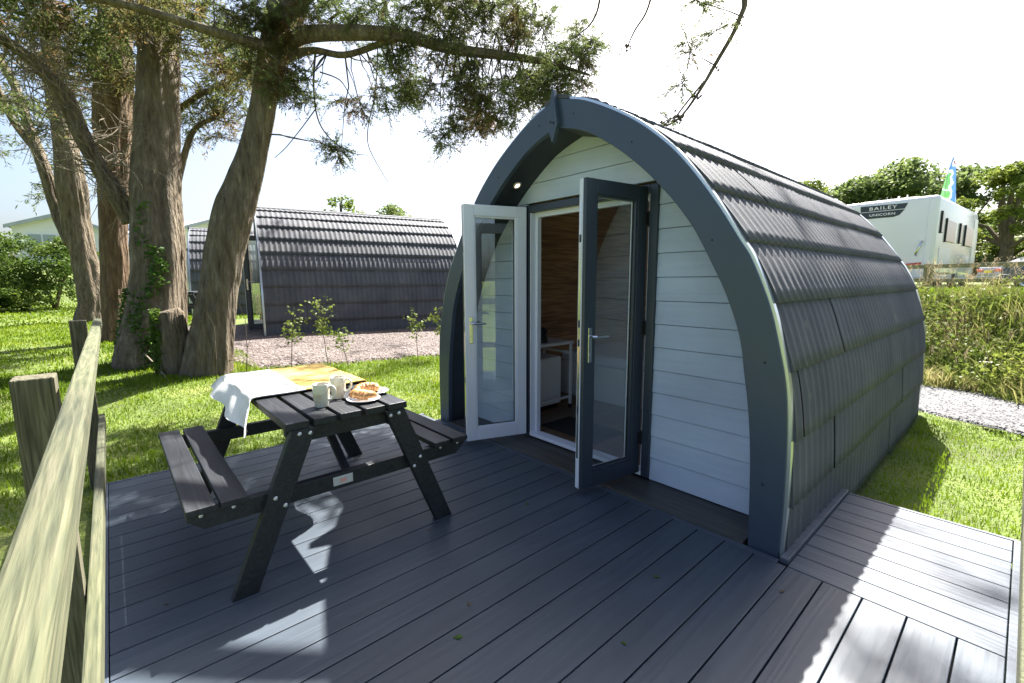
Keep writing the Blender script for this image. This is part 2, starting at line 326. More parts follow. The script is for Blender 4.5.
PATHS = {
 'T1': [(-8.18, -2.02, 0.20, 0.382), (-8.20, -1.98, 0.50, 0.345), (-8.23, -1.89, 1.13, 0.308), (-8.29, -1.78, 1.99, 0.296), (-8.54, -1.65, 3.29, 0.275), (-8.79, -1.51, 4.64, 0.279), (-9.19, -1.32, 6.24, 0.262), (-9.92, -0.97, 9.08, 0.221), (-11.17, -0.39, 13.66, 0.152)],
 'T1b': [(-8.32, -1.78, 0.30, 0.179), (-8.37, -1.67, 1.12, 0.192), (-8.43, -1.58, 1.86, 0.154), (-8.54, -1.53, 2.75, 0.115), (-8.62, -1.53, 3.61, 0.089)],
 'T2': [(-7.25, -1.44, 0.09, 0.294), (-7.27, -1.41, 0.40, 0.235), (-7.28, -1.27, 1.14, 0.235), (-7.27, -1.11, 1.82, 0.235), (-7.23, -0.96, 2.36, 0.235), (-7.17, -0.80, 2.83, 0.188), (-7.14, -0.67, 3.31, 0.165), (-7.12, -0.54, 3.85, 0.165), (-7.10, -0.37, 4.53, 0.200), (-7.04, -0.17, 5.20, 0.223), (-7.10, 0.14, 6.37, 0.203), (-7.33, 0.71, 8.94, 0.160), (-7.81, 1.30, 12.26, 0.103)],
 'T3': [(-10.50, -2.34, 0.26, 0.202), (-10.60, -2.29, 1.08, 0.186), (-10.73, -2.20, 2.30, 0.202), (-10.89, -2.09, 3.70, 0.248), (-10.99, -1.96, 4.92, 0.264), (-11.15, -1.75, 6.85, 0.233), (-12.14, -1.40, 10.34, 0.198), (-12.38, -1.18, 12.76, 0.115)],
 'T4': [(-15.29, -2.73, 0.31, 0.318), (-15.37, -2.69, 0.95, 0.275), (-15.57, -2.74, 1.82, 0.275), (-15.66, -2.80, 2.79, 0.273), (-15.60, -2.82, 3.85, 0.268), (-15.83, -2.84, 5.05, 0.227), (-16.07, -2.91, 6.01, 0.186), (-16.28, -2.85, 7.46, 0.165), (-16.57, -2.75, 9.62, 0.144), (-16.98, -2.53, 12.98, 0.082)],
 'T4b': [(-15.70, -2.93, 2.33, 0.158), (-16.00, -3.12, 3.09, 0.148), (-16.07, -3.28, 4.21, 0.116), (-16.41, -3.46, 5.17, 0.097), (-16.72, -3.63, 6.14, 0.087), (-17.13, -3.92, 6.98, 0.078)],
 'T4c': [(-16.22, -3.37, 4.57, 0.078), (-16.52, -3.62, 5.05, 0.078), (-16.78, -3.81, 5.54, 0.068), (-17.11, -4.00, 6.50, 0.058)],
 'B1': [(-8.62, -2.02, 2.25, 0.118), (-8.65, -2.20, 2.72, 0.115), (-8.70, -2.33, 3.04, 0.104), (-8.75, -2.46, 3.45, 0.102), (-8.77, -2.56, 3.85, 0.101), (-8.79, -2.69, 4.07, 0.090), (-8.77, -2.92, 4.31, 0.070), (-8.70, -3.13, 4.41, 0.059), (-8.27, -3.55, 4.42, 0.045)],
 'B2': [(-6.97, -0.07, 4.55, 0.083), (-6.86, -0.58, 4.44, 0.065), (-6.74, -0.91, 4.37, 0.056), (-6.87, -1.35, 4.43, 0.048), (-7.09, -1.89, 4.53, 0.040), (-7.34, -2.47, 4.56, 0.033)],
 'R1': [(-7.05, -0.31, 4.59, 0.137), (-6.61, -0.11, 4.63, 0.106), (-5.93, 0.34, 4.54, 0.090), (-5.64, 0.82, 4.55, 0.078), (-5.33, 1.31, 4.44, 0.066), (-4.88, 1.80, 4.35, 0.053), (-4.44, 2.19, 4.23, 0.033), (-4.00, 2.58, 4.04, 0.013)],
 'R2': [(-7.07, -0.38, 4.36, 0.082), (-6.66, -0.04, 4.47, 0.047), (-6.24, 0.26, 4.36, 0.040), (-5.80, 0.62, 4.47, 0.039), (-5.50, 0.82, 4.50, 0.038)],
 'R3': [(-7.05, -0.21, 5.07, 0.123), (-5.96, 0.13, 5.20, 0.099), (-4.74, 0.94, 5.38, 0.080), (-3.49, 2.08, 5.55, 0.066), (-2.74, 2.89, 5.32, 0.050), (-2.36, 3.16, 4.56, 0.033), (-2.35, 3.10, 4.21, 0.024), (-2.48, 2.87, 3.74, 0.020), (-2.58, 2.69, 3.41, 0.014), (-2.68, 2.53, 3.17, 0.011), (-2.78, 2.38, 3.06, 0.009)],
 'R3b': [(-2.53, 2.78, 3.58, 0.011), (-2.62, 2.63, 3.38, 0.010), (-2.71, 2.49, 3.17, 0.009)],
 'R4': [(-3.12, 2.49, 5.49, 0.022), (-3.02, 2.47, 4.78, 0.017), (-3.03, 2.37, 4.36, 0.011), (-3.10, 2.24, 4.12, 0.009), (-3.14, 2.16, 3.93, 0.006)],
 'H1': [(-6.61, 0.01, 4.45, 0.016), (-6.58, -0.05, 4.01, 0.013), (-6.50, -0.05, 3.57, 0.010), (-6.37, 0.05, 3.30, 0.008), (-6.17, 0.24, 3.11, 0.006), (-6.01, 0.41, 3.07, 0.004)],
 'H2': [(-6.53, -0.05, 3.70, 0.009), (-6.64, -0.24, 3.41, 0.007), (-6.75, -0.41, 3.17, 0.006), (-6.83, -0.53, 3.04, 0.004)],
 'H3': [(-6.33, 0.78, 4.68, 0.009), (-6.30, 0.73, 4.26, 0.008), (-6.30, 0.67, 3.91, 0.008), (-6.31, 0.57, 3.52, 0.007), (-6.26, 0.56, 3.22, 0.006), (-6.05, 0.71, 2.77, 0.004)],
 'H4': [(-6.54, 0.03, 4.18, 0.010), (-6.35, 0.22, 4.07, 0.008), (-6.22, 0.32, 3.83, 0.006), (-6.12, 0.41, 3.74, 0.004)],
 'H5': [(-6.41, 0.15, 4.82, 0.020), (-6.29, 0.31, 4.92, 0.016), (-6.12, 0.46, 4.68, 0.013)],
 'H6': [(-3.44, 2.01, 4.89, 0.022), (-3.39, 1.98, 4.45, 0.013), (-3.43, 1.87, 4.18, 0.009), (-3.56, 1.69, 4.02, 0.006)],
 'S1': [(-10.83, -1.08, 4.58, 0.056), (-10.58, -0.75, 4.86, 0.047), (-10.29, -0.38, 5.04, 0.037), (-10.01, -0.00, 5.32, 0.028)],
 'S2': [(-10.75, -1.36, 2.73, 0.075), (-10.66, -1.04, 3.84, 0.056), (-10.57, -0.86, 4.25, 0.047), (-10.36, -0.58, 4.43, 0.037)],
 'FB': [(-7.88, -2.09, 0.44, 0.016), (-7.33, -1.96, 0.26, 0.016), (-6.66, -1.85, 0.05, 0.012), (-6.18, -1.79, -0.04, 0.009)],
}
CLUMPS = {
 'near': [(-5.87, 0.46, 4.83, 0.64, 0.28, 0.60, 30), (-5.77, 1.13, 4.84, 0.61, 0.34, 0.60, 33), (-6.42, 0.16, 4.88, 0.40, 0.26, 0.40, 10), (-5.52, 1.27, 4.16, 0.68, 0.41, 0.50, 48), (-4.95, 1.86, 4.71, 0.80, 0.37, 0.60, 40), (-4.46, 2.12, 4.06, 0.59, 0.33, 0.50, 37), (-5.21, 1.53, 3.69, 0.52, 0.30, 0.40, 26), (-4.77, 1.88, 3.78, 0.67, 0.29, 0.40, 33), (-5.44, 1.19, 3.29, 0.14, 0.14, 0.30, 5), (-4.14, 2.35, 4.20, 0.36, 0.31, 0.40, 16), (-5.97, 0.90, 4.01, 0.41, 0.22, 0.40, 12), (-5.16, 1.69, 5.04, 0.93, 0.20, 0.60, 37), (-6.54, -0.49, 3.88, 0.28, 0.23, 0.30, 16), (-6.87, -0.57, 4.50, 0.52, 0.44, 0.30, 33), (-6.38, -0.28, 4.01, 0.18, 0.18, 0.30, 7), (-6.18, 0.21, 3.77, 0.33, 0.16, 0.30, 5), (-3.94, 2.49, 4.65, 0.15, 0.38, 0.40, 7), (-6.21, 0.19, 3.11, 0.19, 0.07, 0.10, 3), (-6.36, 0.05, 3.25, 0.13, 0.07, 0.10, 3), (-2.74, 2.46, 3.19, 0.13, 0.11, 0.10, 1), (-2.64, 2.64, 3.52, 0.11, 0.09, 0.10, 1), (-2.61, 2.77, 4.01, 0.15, 0.15, 0.10, 3), (-2.65, 2.81, 4.43, 0.09, 0.06, 0.10, 3), (-6.97, -0.78, 4.83, 0.64, 0.32, 0.50, 25)],
 'back': [(-9.53, -2.52, 5.29, 1.29, 0.26, 1.20, 58), (-7.83, -1.42, 4.93, 0.93, 0.26, 1.00, 51), (-10.95, -2.60, 5.28, 1.16, 0.41, 1.20, 37), (-10.43, -0.50, 5.23, 0.75, 0.84, 0.80, 51), (-10.54, -0.63, 4.43, 0.64, 0.47, 0.60, 24), (-14.80, -3.11, 5.48, 1.10, 0.66, 1.50, 17), (-19.66, -3.93, 6.01, 0.72, 0.86, 1.50, 10), (-20.07, -3.18, 4.52, 0.77, 0.62, 1.00, 7), (-20.98, -4.02, 5.44, 0.77, 1.23, 1.50, 8), (-10.38, -2.00, 5.03, 0.99, 0.50, 0.80, 27), (-8.42, -0.57, 4.93, 0.46, 0.46, 0.60, 20)],
}
# ------------------------------------------------------------------ camping pod
OUT = [(1.567, -.02), (1.572, .3), (1.565, .6), (1.545, .85), (1.50, 1.06), (1.44, 1.27), (1.345, 1.49), (1.275, 1.60), (1.15, 1.79), (.99, 2.0), (.83, 2.17), (.59, 2.36), (.25, 2.55), (0, 2.625)]
INN = [(1.42, -.02), (1.41, .3), (1.395, .55), (1.375, .73), (1.345, .91), (1.31, 1.1), (1.24, 1.29), (1.165, 1.44), (1.02, 1.69), (.855, 1.89), (.675, 2.067), (.48, 2.22), (.25, 2.36), (0, 2.44)]
oc = catmull(OUT, 5); ic = catmull(INN, 5)
def full(c, inset=0):
    """right foot, over the apex, to the left foot, moved inwards by inset"""
    c = np.array(c)
    if inset:
        t = np.gradient(c, axis=0); t /= np.linalg.norm(t, axis=1)[:, None]
        nrm = np.stack([t[:, 1], -t[:, 0]], 1); c = c - nrm * inset; c[-1, 0] = 0
    l = c[::-1][1:].copy(); l[:, 0] *= -1
    return np.vstack([c, l])
def hw_in(z):  return float(np.interp(z, ic[:, 1], ic[:, 0]))
def hw_out(z): return float(np.interp(z, oc[:, 1], oc[:, 0]))
def ring(mb, A, B, y0, y1, mi=0):
    """solid arch between profiles A (outer) and B (inner)"""
    n = len(A); v = []
    for (p, q) in zip(A, B): v += [(p[0], y0, p[1]), (q[0], y0, q[1]), (q[0], y1, q[1]), (p[0], y1, p[1])]
    f = []
    for i in range(n - 1):
        a = 4 * i; b = a + 4
        f += [(a, a + 1, b + 1, b), (a + 1, a + 2, b + 2, b + 1), (a + 2, a + 3, b + 3, b + 2), (a + 3, a, b, b + 3)]
    f += [(0, 3, 2, 1), (4 * n - 4, 4 * n - 3, 4 * n - 2, 4 * n - 1)]
    mb.add(v, f, mi)
def door_leaf(pod, name, hx, hy, ang, L, side, label):
    """leaf hinged at (hx,hy) in pod space; local x runs from the hinge to the free edge, local y=0 is the outer face, +y inner"""
    hz0, hz1 = .045, 1.995; T = .062
    d = empty(name, (hx, hy, 0), ang); d.parent = pod; d['label'] = label
    sg = side
    def Y(a, b): return (a, b) if sg > 0 else (-b, -a)
    st = .088; mbw = MB(); mbd = MB()
    for (x0, x1, z0, z1) in ((0, st, hz0, hz1), (L - st, L, hz0, hz1), (st, L - st, hz0, hz0 + .105), (st, L - st, hz1 - st, hz1)):
        mbw.box(x0, x1, *Y(.027, T), z0, z1); mbd.box(x0, x1, *Y(0, .0265), z0, z1)
    # glazing beads
    b = .014
    for (x0, x1, z0, z1) in ((st, st + b, hz0 + .105, hz1 - st), (L - st - b, L - st, hz0 + .105, hz1 - st), (st + b, L - st - b, hz0 + .105, hz0 + .105 + b), (st + b, L - st - b, hz1 - st - b, hz1 - st)):
        mbw.box(x0, x1, *Y(.036, T - .008), z0, z1); mbd.box(x0, x1, *Y(.006, .030), z0, z1)
    mbw.build('frame', 'upvc', d, bevel=.004); mbd.build('outer_face', 'anthracite', d, bevel=.004)
    MB().box(st + .004, L - st - .004, *Y(.031, .035), hz0 + .109, hz1 - st - .004).build('pane', 'glass', d)
    # black seal round the leaf
    g = MB(); g.box(st + b, st + b + .004, *Y(.029, .0375), hz0 + .119, hz1 - st - b); g.box(L - st - b - .004, L - st - b, *Y(.029, .0375), hz0 + .119, hz1 - st - b)
    g.box(st + b, L - st - b, *Y(.029, .0375), hz0 + .119, hz0 + .123); g.build('gasket', 'black', d)
    for face in (0, 1):
        h = MB(); xx = L - .047
        y0, y1 = (T, T + .009) if face else (-.009, 0)
        h.box(xx - .015, xx + .015, *Y(y0, y1), .88, 1.10)
        s = 1 if face else -1; yb = (T + .006 if face else -.006)
        pts = [(xx, sg * yb, 1.045), (xx, sg * (yb + s * .035), 1.045), (xx - .012, sg * (yb + s * .045), 1.045), (xx - .115, sg * (yb + s * .043), 1.043)]
        h.tube(pts, [.010, .010, .0095, .0085], 10)
        h.lathe([(0, 0), (.009, 0), (.009, .004), (0, .004)], (xx, sg * (y1 if face else y0) - .002, .93), 12, axis='y')
        h.build('handle', 'chrome', d, smooth=False, bevel=.002)
    k = MB(); k.box(L, L + .003, *Y(.034, .052), .25, 1.85); k.build('lock_strip', 'chrome', d)
    for z in (.55, .98, 1.10, 1.62): MB().box(L + .003, L + .0055, *Y(.037, .049), z, z + .045).build('lock_keep', 'black', d)
    for z in (.25, 1.02, 1.74):
        k = MB(); k.lathe([(0, z), (.011, z), (.011, z + .10), (0, z + .10)], (-.012, -sg * .004, 0), 12); k.box(-.012, .03, *Y(-.008, .0), z + .01, z + .09)
        k.build('hinge', 'black', d, bevel=.002)
    return d

def make_pod():
    pod = thing('camping_pod', '', 'cabin', (-2.225, 0, 0))
    A = full(oc); B = full(ic)
    # front arch board
    m = MB(); ring(m, A, B, .055, .095); m.build('front_arch', 'fascia', pod, bevel=.003)
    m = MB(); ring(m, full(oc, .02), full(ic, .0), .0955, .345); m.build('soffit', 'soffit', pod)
    m = MB(); ring(m, full(oc, -.016), full(oc, .0005), .066, .100); m.build('edge_trim', 'trim', pod)
    m = MB(); ring(m, full(oc, -.018), full(oc, -.002), 4.30, 4.40); m.build('edge_trim', 'trim', pod)
    m = MB(); ring(m, full(oc, -.001), full(ic, 0), 4.31, 4.39); m.build('rear_arch', 'fascia', pod)
    # bolts through the arch
    for s in (-1, 1):
        for (x, z) in ((1.47, .35), (1.44, .98), (1.14, 1.60), (.62, 2.21), (.16, 2.49)):
            q = MB(); q.lathe([(0, -.003), (.005, -.002), (.0065, .001)], (s * x, .0545, z), 8, axis='y'); q.build('bolt', 'black', pod)
    # finial spear on the apex
    f = MB(); f.prism([(0, 2.33), (.048, 2.45), (.030, 2.55), (.013, 2.64), (.004, 2.685), (-.004, 2.685), (-.013, 2.64), (-.030, 2.55), (-.048, 2.45)], 'y', .018, .0545)
    fo = f.build('finial', 'fascia', pod, bevel=.003)
    for x, z in ((.012, 2.46), (-.014, 2.47)):
        q = MB(); q.lathe([(0, -.004), (.008, -.003), (.009, .001)], (x, .0175, z), 8, axis='y'); q.build('bolt', 'black', fo)
    f = MB(); f.prism([(-.11, 2.60), (0, 2.630), (.11, 2.60), (.11, 2.625), (0, 2.662), (-.11, 2.625)], 'y', .056, 4.36); f.build('ridge_cap', 'tile', pod)
    # porch floor and sill
    MB().box(-1.40, 1.40, .040, .345, -.05, .007).build('porch_floor', 'porch', pod, bevel=.003)
    MB().box(-1.567, 1.567, .022, .054, -.09, .006).build('sill_strip', 'trim', pod) if False else None
    # recessed lamps in the soffit
    for s in (-1, 1):
        x, z = s * .575, 2.145
        k = int(np.argmin(np.abs(ic[:, 0] - .575))); t = ic[k + 1] - ic[k - 1]; t /= np.linalg.norm(t)
        nrm = Vector((-t[1] * 1.0, 0, t[0])) if True else None
        nin = Vector((-abs(t[1]) * s, 0, -abs(t[0]))).normalized()
        p = Vector((s * ic[k, 0], .20, ic[k, 1])) + nin * .002
        rot = nin.to_track_quat('Z', 'Y').to_matrix().to_4x4(); mt = Matrix.Translation(p) @ rot
        l = MB(); l.lathe([(.024, 0), (.038, .001), (.038, .006), (.024, .009), (.024, 0)], seg=20); l.v = [tuple(mt @ Vector(v)) for v in l.v]
        lo = l.build('downlight', 'chrome', pod, smooth=True)
        l = MB(); l.lathe([(0, .004), (.024, .004)], seg=20); l.v = [tuple(mt @ Vector(v)) for v in l.v]; l.build('bulb', 'lamp', lo)
    # cladding of the front wall, board over board
    DX0, DX1, DZ = -.605, .648, 2.010
    wl = MB(); pitch = .155; z = .012 - pitch * .0
    zs = [.008] + [.167 + pitch * i for i in range(16)]
    for i in range(len(zs) - 1):
        z0, z1 = zs[i] , min(zs[i + 1], 2.44)
        if z0 >= 2.43: break
        def plank(xa0, xb0, xa1, xb1):
            # xa/xb at bottom and top; the board leans so that its foot stands proud
            yb, yt, yk = .3465, .352, .372
            v = [(xa0, yb, z0 + .005), (xb0, yb, z0 + .005), (xb1, yt, z1), (xa1, yt, z1), (xa0, yk, z0 + .003), (xb0, yk, z0 + .003), (xb1, yk, z1 + .004), (xa1, yk, z1 + .004)]
            wl.add(v, [(0, 1, 2, 3), (0, 4, 5, 1), (0, 3, 7, 4), (1, 5, 6, 2), (3, 2, 6, 7), (4, 7, 6, 5)])
        w0, w1 = hw_in(z0) + .01, max(hw_in(z1), .03) + .01
        if z1 <= DZ + .06 and z0 < DZ - .05:
            plank(-w0, DX0 + .002, -w1, DX0 + .002); plank(DX1 - .002, w0, DX1 - .002, w1)
        elif z0 < DZ:
            plank(-w0, DX0 + .002, -w1, DX0 + .002); plank(DX1 - .002, w0, DX1 - .002, w1)
            zz = z0; z0 = DZ - .004; wa = hw_in(z0) + .01
            plank(DX0, DX1, DX0, DX1); z0 = zz
        else: plank(-w0, w0, -w1, w1)
    wl.build('front_wall', 'siding', pod)
    # door frame: dark outside, white inside
    fr = empty('door_frame'); fr.parent = pod
    k = MB(); k.box(DX0, DX0 + .058, .325, .385, .008, DZ); k.box(DX1 - .058, DX1, .325, .385, .022, DZ); k.box(DX0 + .058, DX1 - .058, .325, .385, DZ - .055, DZ)
    k.build('outer_frame', 'anthracite', fr, bevel=.004)
    k = MB(); k.box(DX0 + .030, DX0 + .098, .3855, .43, .022, DZ - .03); k.box(DX1 - .098, DX1 - .030, .3855, .43, .022, DZ - .03); k.box(DX0 + .098, DX1 - .098, .3855, .43, DZ - .095, DZ - .03)
    k.box(DX0 + .0585, DX0 + .068, .335, .3852, .05, DZ - .057); k.box(DX1 - .068, DX1 - .0585, .335, .3852, .05, DZ - .057)
    k.build('inner_frame', 'upvc', fr, bevel=.003)
    MB().box(DX0 + .0585, DX1 - .0585, .33, .43, .0225, .052).build('threshold', 'upvc', fr, bevel=.004)
    # open leaves
    a = math.atan2(-.525, -.085)
    door_leaf(pod, 'door', .575, .330, a, .535, +1 if False else -1, 'door leaf seen from its dark outer side')
    b = math.atan2(-.49, -.175)
    door_leaf(pod, 'door', -.612, .322, b, .545, +1, 'door leaf seen from its white inner side')
    # rear wall and floor, wooden lining
    rw = MB(); A2 = full(oc, .03)
    def arch_sheet(mb, y, off, flip=False, hole=(-.55, .55, .95, 1.75)):  # hole is the opening for the added rear window
        zz = sorted(set([round(.03 + i * .0575, 4) for i in range(45)] + [hole[2], hole[3]]))
        for z0, z1 in zip(zz[:-1], zz[1:]):
            w0 = hw_out(z0) - off; w1 = max(hw_out(z1) - off, .01)
            if w0 <= .02: break
            segs = [(-w0, hole[0], -w1, hole[0]), (hole[1], w0, hole[1], w1)] if hole[2] - .001 <= z0 < hole[3] - .001 else [(-w0, w0, -w1, w1)]
            for a, b, c, d in segs: q = [(a, y, z0), (b, y, z0), (d, y, z1), (c, y, z1)]; mb.add(q[::-1] if flip else q, [(0, 1, 2, 3)])
    arch_sheet(rw, 4.30, .03, True); arch_sheet(rw, 4.26, .03)
    wf = MB()  # unseen rear window, added to let daylight brighten the pod interior
    for bx in ((-.60, -.52, .90, 1.80), (.52, .60, .90, 1.80), (-.52, .52, .90, .98), (-.52, .52, 1.72, 1.80), (-.03, .03, .98, 1.72)): wf.box(bx[0], bx[1], 4.17, 4.325, bx[2], bx[3])
    wo = wf.build('added_rear_window', 'upvc', pod, bevel=.004); MB().box(-.52, .52, 4.24, 4.246, .98, 1.72).build('pane', 'glass', wo)
    rw.build('rear_wall', 'siding', pod)
    li = MB(); C2 = full(oc, .09); n = len(C2); ys = (.44, 4.2)
    v = []
    for p in C2: v += [(p[0], ys[0], max(p[1], .03)), (p[0], ys[1], max(p[1], .03))]
    li.add(v, [(2 * i, 2 * i + 2, 2 * i + 3, 2 * i + 1) for i in range(n - 1)])
    arch_sheet(li, 4.2, .09)
    # inner skin of the front wall around the opening
    for i in range(24):
        z0 = .03 + i * .1; z1 = min(z0 + .1, 2.5)
        w0 = hw_out(z0) - .09; w1 = max(hw_out(z1) - .09, .02)
        if z1 <= DZ: li.add([(-w0, .44, z0), (DX0, .44, z0), (DX0, .44, z1), (-w1, .44, z1)], [(0, 1, 2, 3)]); li.add([(w0, .44, z0), (DX1, .44, z0), (DX1, .44, z1), (w1, .44, z1)], [(3, 2, 1, 0)])
        else: li.add([(-w0, .44, z0), (w0, .44, z0), (w1, .44, z1), (-w1, .44, z1)], [(0, 1, 2, 3)])
    li.build('wooden_lining', 'oak', pod)
    MB().box(-1.50, 1.50, .431, 4.2, .0, .030).build('floor', 'floor', pod)
    MB().box(-1.50, 1.50, .35, 4.28, -.30, -.002).build('chassis', 'black', pod)
    # tiled roof: corrugated courses lapped from the ground to the ridge
    s = np.concatenate([[0], np.cumsum(np.linalg.norm(np.diff(oc, axis=0), axis=1))]); Ltot = s[-1]
    def prof(u):
        x = np.interp(u, s, oc[:, 0]); z = np.interp(u, s, oc[:, 1]); return x, z
    def nrm(u):
        e = .01; x0, z0 = prof(np.maximum(u - e, 0)); x1, z1 = prof(np.minimum(u + e, Ltot)); tx, tz = x1 - x0, z1 - z0; l = np.hypot(tx, tz)
        return tz / l, -tx / l
    V = []; F = []; base = 0
    Y0, Y1 = .102, 4.305; rib = .098; pan = 1.12
    for side in (1, -1):
        bounds = [-.12, .27]
        while bounds[-1] < Ltot - .02: bounds.append(bounds[-1] + .345)
        for ci in range(len(bounds) - 1):
            ub, ut = bounds[ci], min(bounds[ci + 1] + .03, Ltot)
            if ut - ub < .05: continue
            nu = 6; us = np.linspace(ub, ut, nu)
            off0 = (.33, .75, .12, .95, .55)[ci % 5]; cuts = [Y0] + [y for y in np.arange(Y0 + off0, Y1 - .08, pan)] + [Y1]
            for pi_ in range(len(cuts) - 1):
                ya, yb = cuts[pi_], cuts[pi_ + 1] - .0035 * (pi_ < len(cuts) - 2)
                ny = max(4, int((yb - ya) / rib * 8)); yy = np.linspace(ya, yb, ny)
                lift = .004 * (pi_ % 2) + .003 * math.sin(ci * 5.1 + pi_ * 2.3 + side)
                wave = .0088 * np.power(.5 + .5 * np.cos(2 * np.pi * yy / rib), 1.3)
                rows = []
                for k, u in enumerate(us):
                    uc = max(u, 0); x, z = prof(uc); nx, nz = nrm(uc)
                    if u < 0: z = z + u
                    t = (u - ub) / (ut - ub); o = .022 * (1 - t) + .002 + lift * .6
                    if k == 0: sc = 1.0
                    rows.append(np.stack([side * (x + nx * (o + wave)), yy, z + nz * (o + wave)], 1))
                # turned-down front lip
                x, z = prof(max(ub, 0)); nx, nz = nrm(max(ub, 0)); z = z + min(ub, 0)
                lip = np.stack([side * (x + nx * (.002 + 0 * wave)), yy, z + nz * (.002 + 0 * wave)], 1)
                rows = [lip] + rows
                G = np.concatenate(rows); nr = len(rows)
                i, j = np.meshgrid(np.arange(nr - 1), np.arange(ny - 1), indexing='ij'); a_ = i * ny + j
                q = np.stack([a_, a_ + 1, a_ + ny + 1, a_ + ny], -1).reshape(-1, 4)
                if side > 0: q = q[:, ::-1]
                V.append(G); F.append(q + base); base += len(G)
                if pi_ == 0 or pi_ == len(cuts) - 2:      # close the open ends of the course
                    e = 0 if pi_ == 0 else ny - 1; top = G.reshape(nr, ny, 3)[1:, e]; low = []
                    for u in us:
                        x, z = prof(max(u, 0)); low.append((side * x, top[0, 1], z + min(u, 0)))
                    S = np.concatenate([top, np.array(low)]); kk = np.arange(nu - 1); V.append(S); F.append(np.stack([kk, kk + 1, kk + 1 + nu, kk + nu], 1) + base); base += len(S)
    np_obj('tiled_roof', np.concatenate(V), np.concatenate(F), 'tile', pod)
    # waterproof deck below the tiles
    m = MB(); ring(m, full(oc, -.0005), full(oc, .02), .101, 4.30); m.build('roof_deck', 'tile', pod)
    return pod
pod = make_pod()
tag(pod, 'nearest dark grey arched glamping pod with both glazed doors open onto the deck', 'cabin', 'arched camping pods')
pod2 = copy_tree(pod); pod2.location = (-11.17, .06, .34); pod2.rotation_euler.z = R(-11.6)
tag(pod2, 'second arched pod across the pink gravel, its long tiled side facing the picnic table', 'cabin', 'arched camping pods')
pod3 = copy_tree(pod); pod3.location = (-17.55, -.35, .42); pod3.rotation_euler.z = R(-11.6)
tag(pod3, 'farthest arched pod, glimpsed between the leaning trunk and the ivy-clad trunk', 'cabin', 'arched camping pods')

# furniture seen through the open doors
dk = thing('side_table', 'white metal side table on castors just inside the open pod doors', 'table', (-3.30, .98, .03))
m = MB(); m.box(-.22, .22, -.30, .30, .70, .73); m.build('table_top', 'white', dk, bevel=.004)
for x in (-.2, .2):
    for y in (-.27, .27):
        l = MB(); l.box(x - .0125, x + .0125, y - .0125, y + .0125, .05, .70); lo = l.build('leg', 'white', dk, bevel=.002)
        c = MB(); c.lathe([(0, -.01), (.022, -.01), (.022, .01), (0, .01)], (x, y, .0225), 14, axis='y'); c.build('castor', 'black', lo)
for bb in ((-.2, .2, -.255, -.235, .60, .62), (-.2, .2, .235, .255, .60, .62), (.19, .21, -.255, .255, .12, .14)): MB().box(*bb).build('rail', 'white', dk)
cb = thing('cabinet', 'low white cabinet standing beneath the white side table in the pod', 'cabinet', (-3.36, .98, .03))
MB().box(-.16, .155, -.22, .22, .05, .56).build('carcass', 'white', cb, bevel=.004)
MB().box(.156, .172, -.215, .215, .055, .555).build('door', 'white', cb, bevel=.003)
MB().box(-.14, .14, -.2, .2, 0, .049).build('plinth', 'black', cb)
kt = thing('kettle', 'small black kettle on the white side table inside the pod', 'kettle', (-3.22, .92, .76))
m = MB(); m.lathe([(0, 0), (.07, 0), (.072, .02), (.06, .12), (.045, .15), (.012, .16), (0, .17)], seg=20); m.build('body', 'black', kt, smooth=True)
m = MB(); m.tube([(-.06, 0, .13), (-.10, 0, .12), (-.11, 0, .07), (-.068, 0, .03)], .009, 8); m.build('handle', 'black', kt, smooth=True)
m = MB(); m.tube([(.05, 0, .10), (.09, 0, .14)], [.018, .01], 8); m.build('spout', 'black', kt, smooth=True)
bd = thing('bunk_base', 'pale boxed bunk base far inside the pod behind the side table', 'bunk', (-3.05, 2.6, .03))
MB().box(-.6, .5, -.9, 1.5, 0, .40).build('base', 'white', bd, bevel=.006); MB().box(-.6, .5, -.9, 1.5, .401, .52).build('mattress', 'upvc', bd, bevel=.03)
tag(MB().box(-.32, .32, -.20, .20, 0, .012).build('door_mat', 'mat', None, loc=(-2.55, .78, .031), bevel=.003), 'black doormat lying just inside the pod threshold', 'mat')
# ------------------------------------------------------------------ deck
def deck_boards():
    mb = MB(); g = .006; zt, zb = 0, -.028
    Yf = -2.487
    for i in range(27):
        x1 = -.15 * i + 0.0; x0 = x1 - .15
        mb.box(x0 + g / 2, x1 - g / 2, Yf, -.003, zb, zt)
    mb.box(.003, .128, Yf, -.003, zb, zt)
    return mb
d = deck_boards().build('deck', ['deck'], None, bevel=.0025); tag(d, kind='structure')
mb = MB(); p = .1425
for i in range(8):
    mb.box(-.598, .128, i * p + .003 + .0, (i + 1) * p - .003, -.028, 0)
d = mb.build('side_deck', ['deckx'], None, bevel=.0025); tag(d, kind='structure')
mb = MB()
mb.box(-.640, -.601, .02, 1.155, -.01, .022)            # upstand beside the pod
mb.box(.132, .164, -2.487, 1.14, -.03, .004)            # edge strip
mb.box(-4.055, .164, -2.515, -2.490, -.13, .001)        # front and end fascias
mb.box(-4.080, -4.057, -2.515, .02, -.13, .001)
mb.box(-.60, .164, 1.143, 1.166, -.13, .002)
mb.box(-3.80, -.645, .0, .0395, -.03, -.0015)
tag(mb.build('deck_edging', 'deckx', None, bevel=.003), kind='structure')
tag(MB().box(-4.03, .12, -2.48, -.01, -.125, -.05).build('deck_joists', 'black', None), kind='structure')

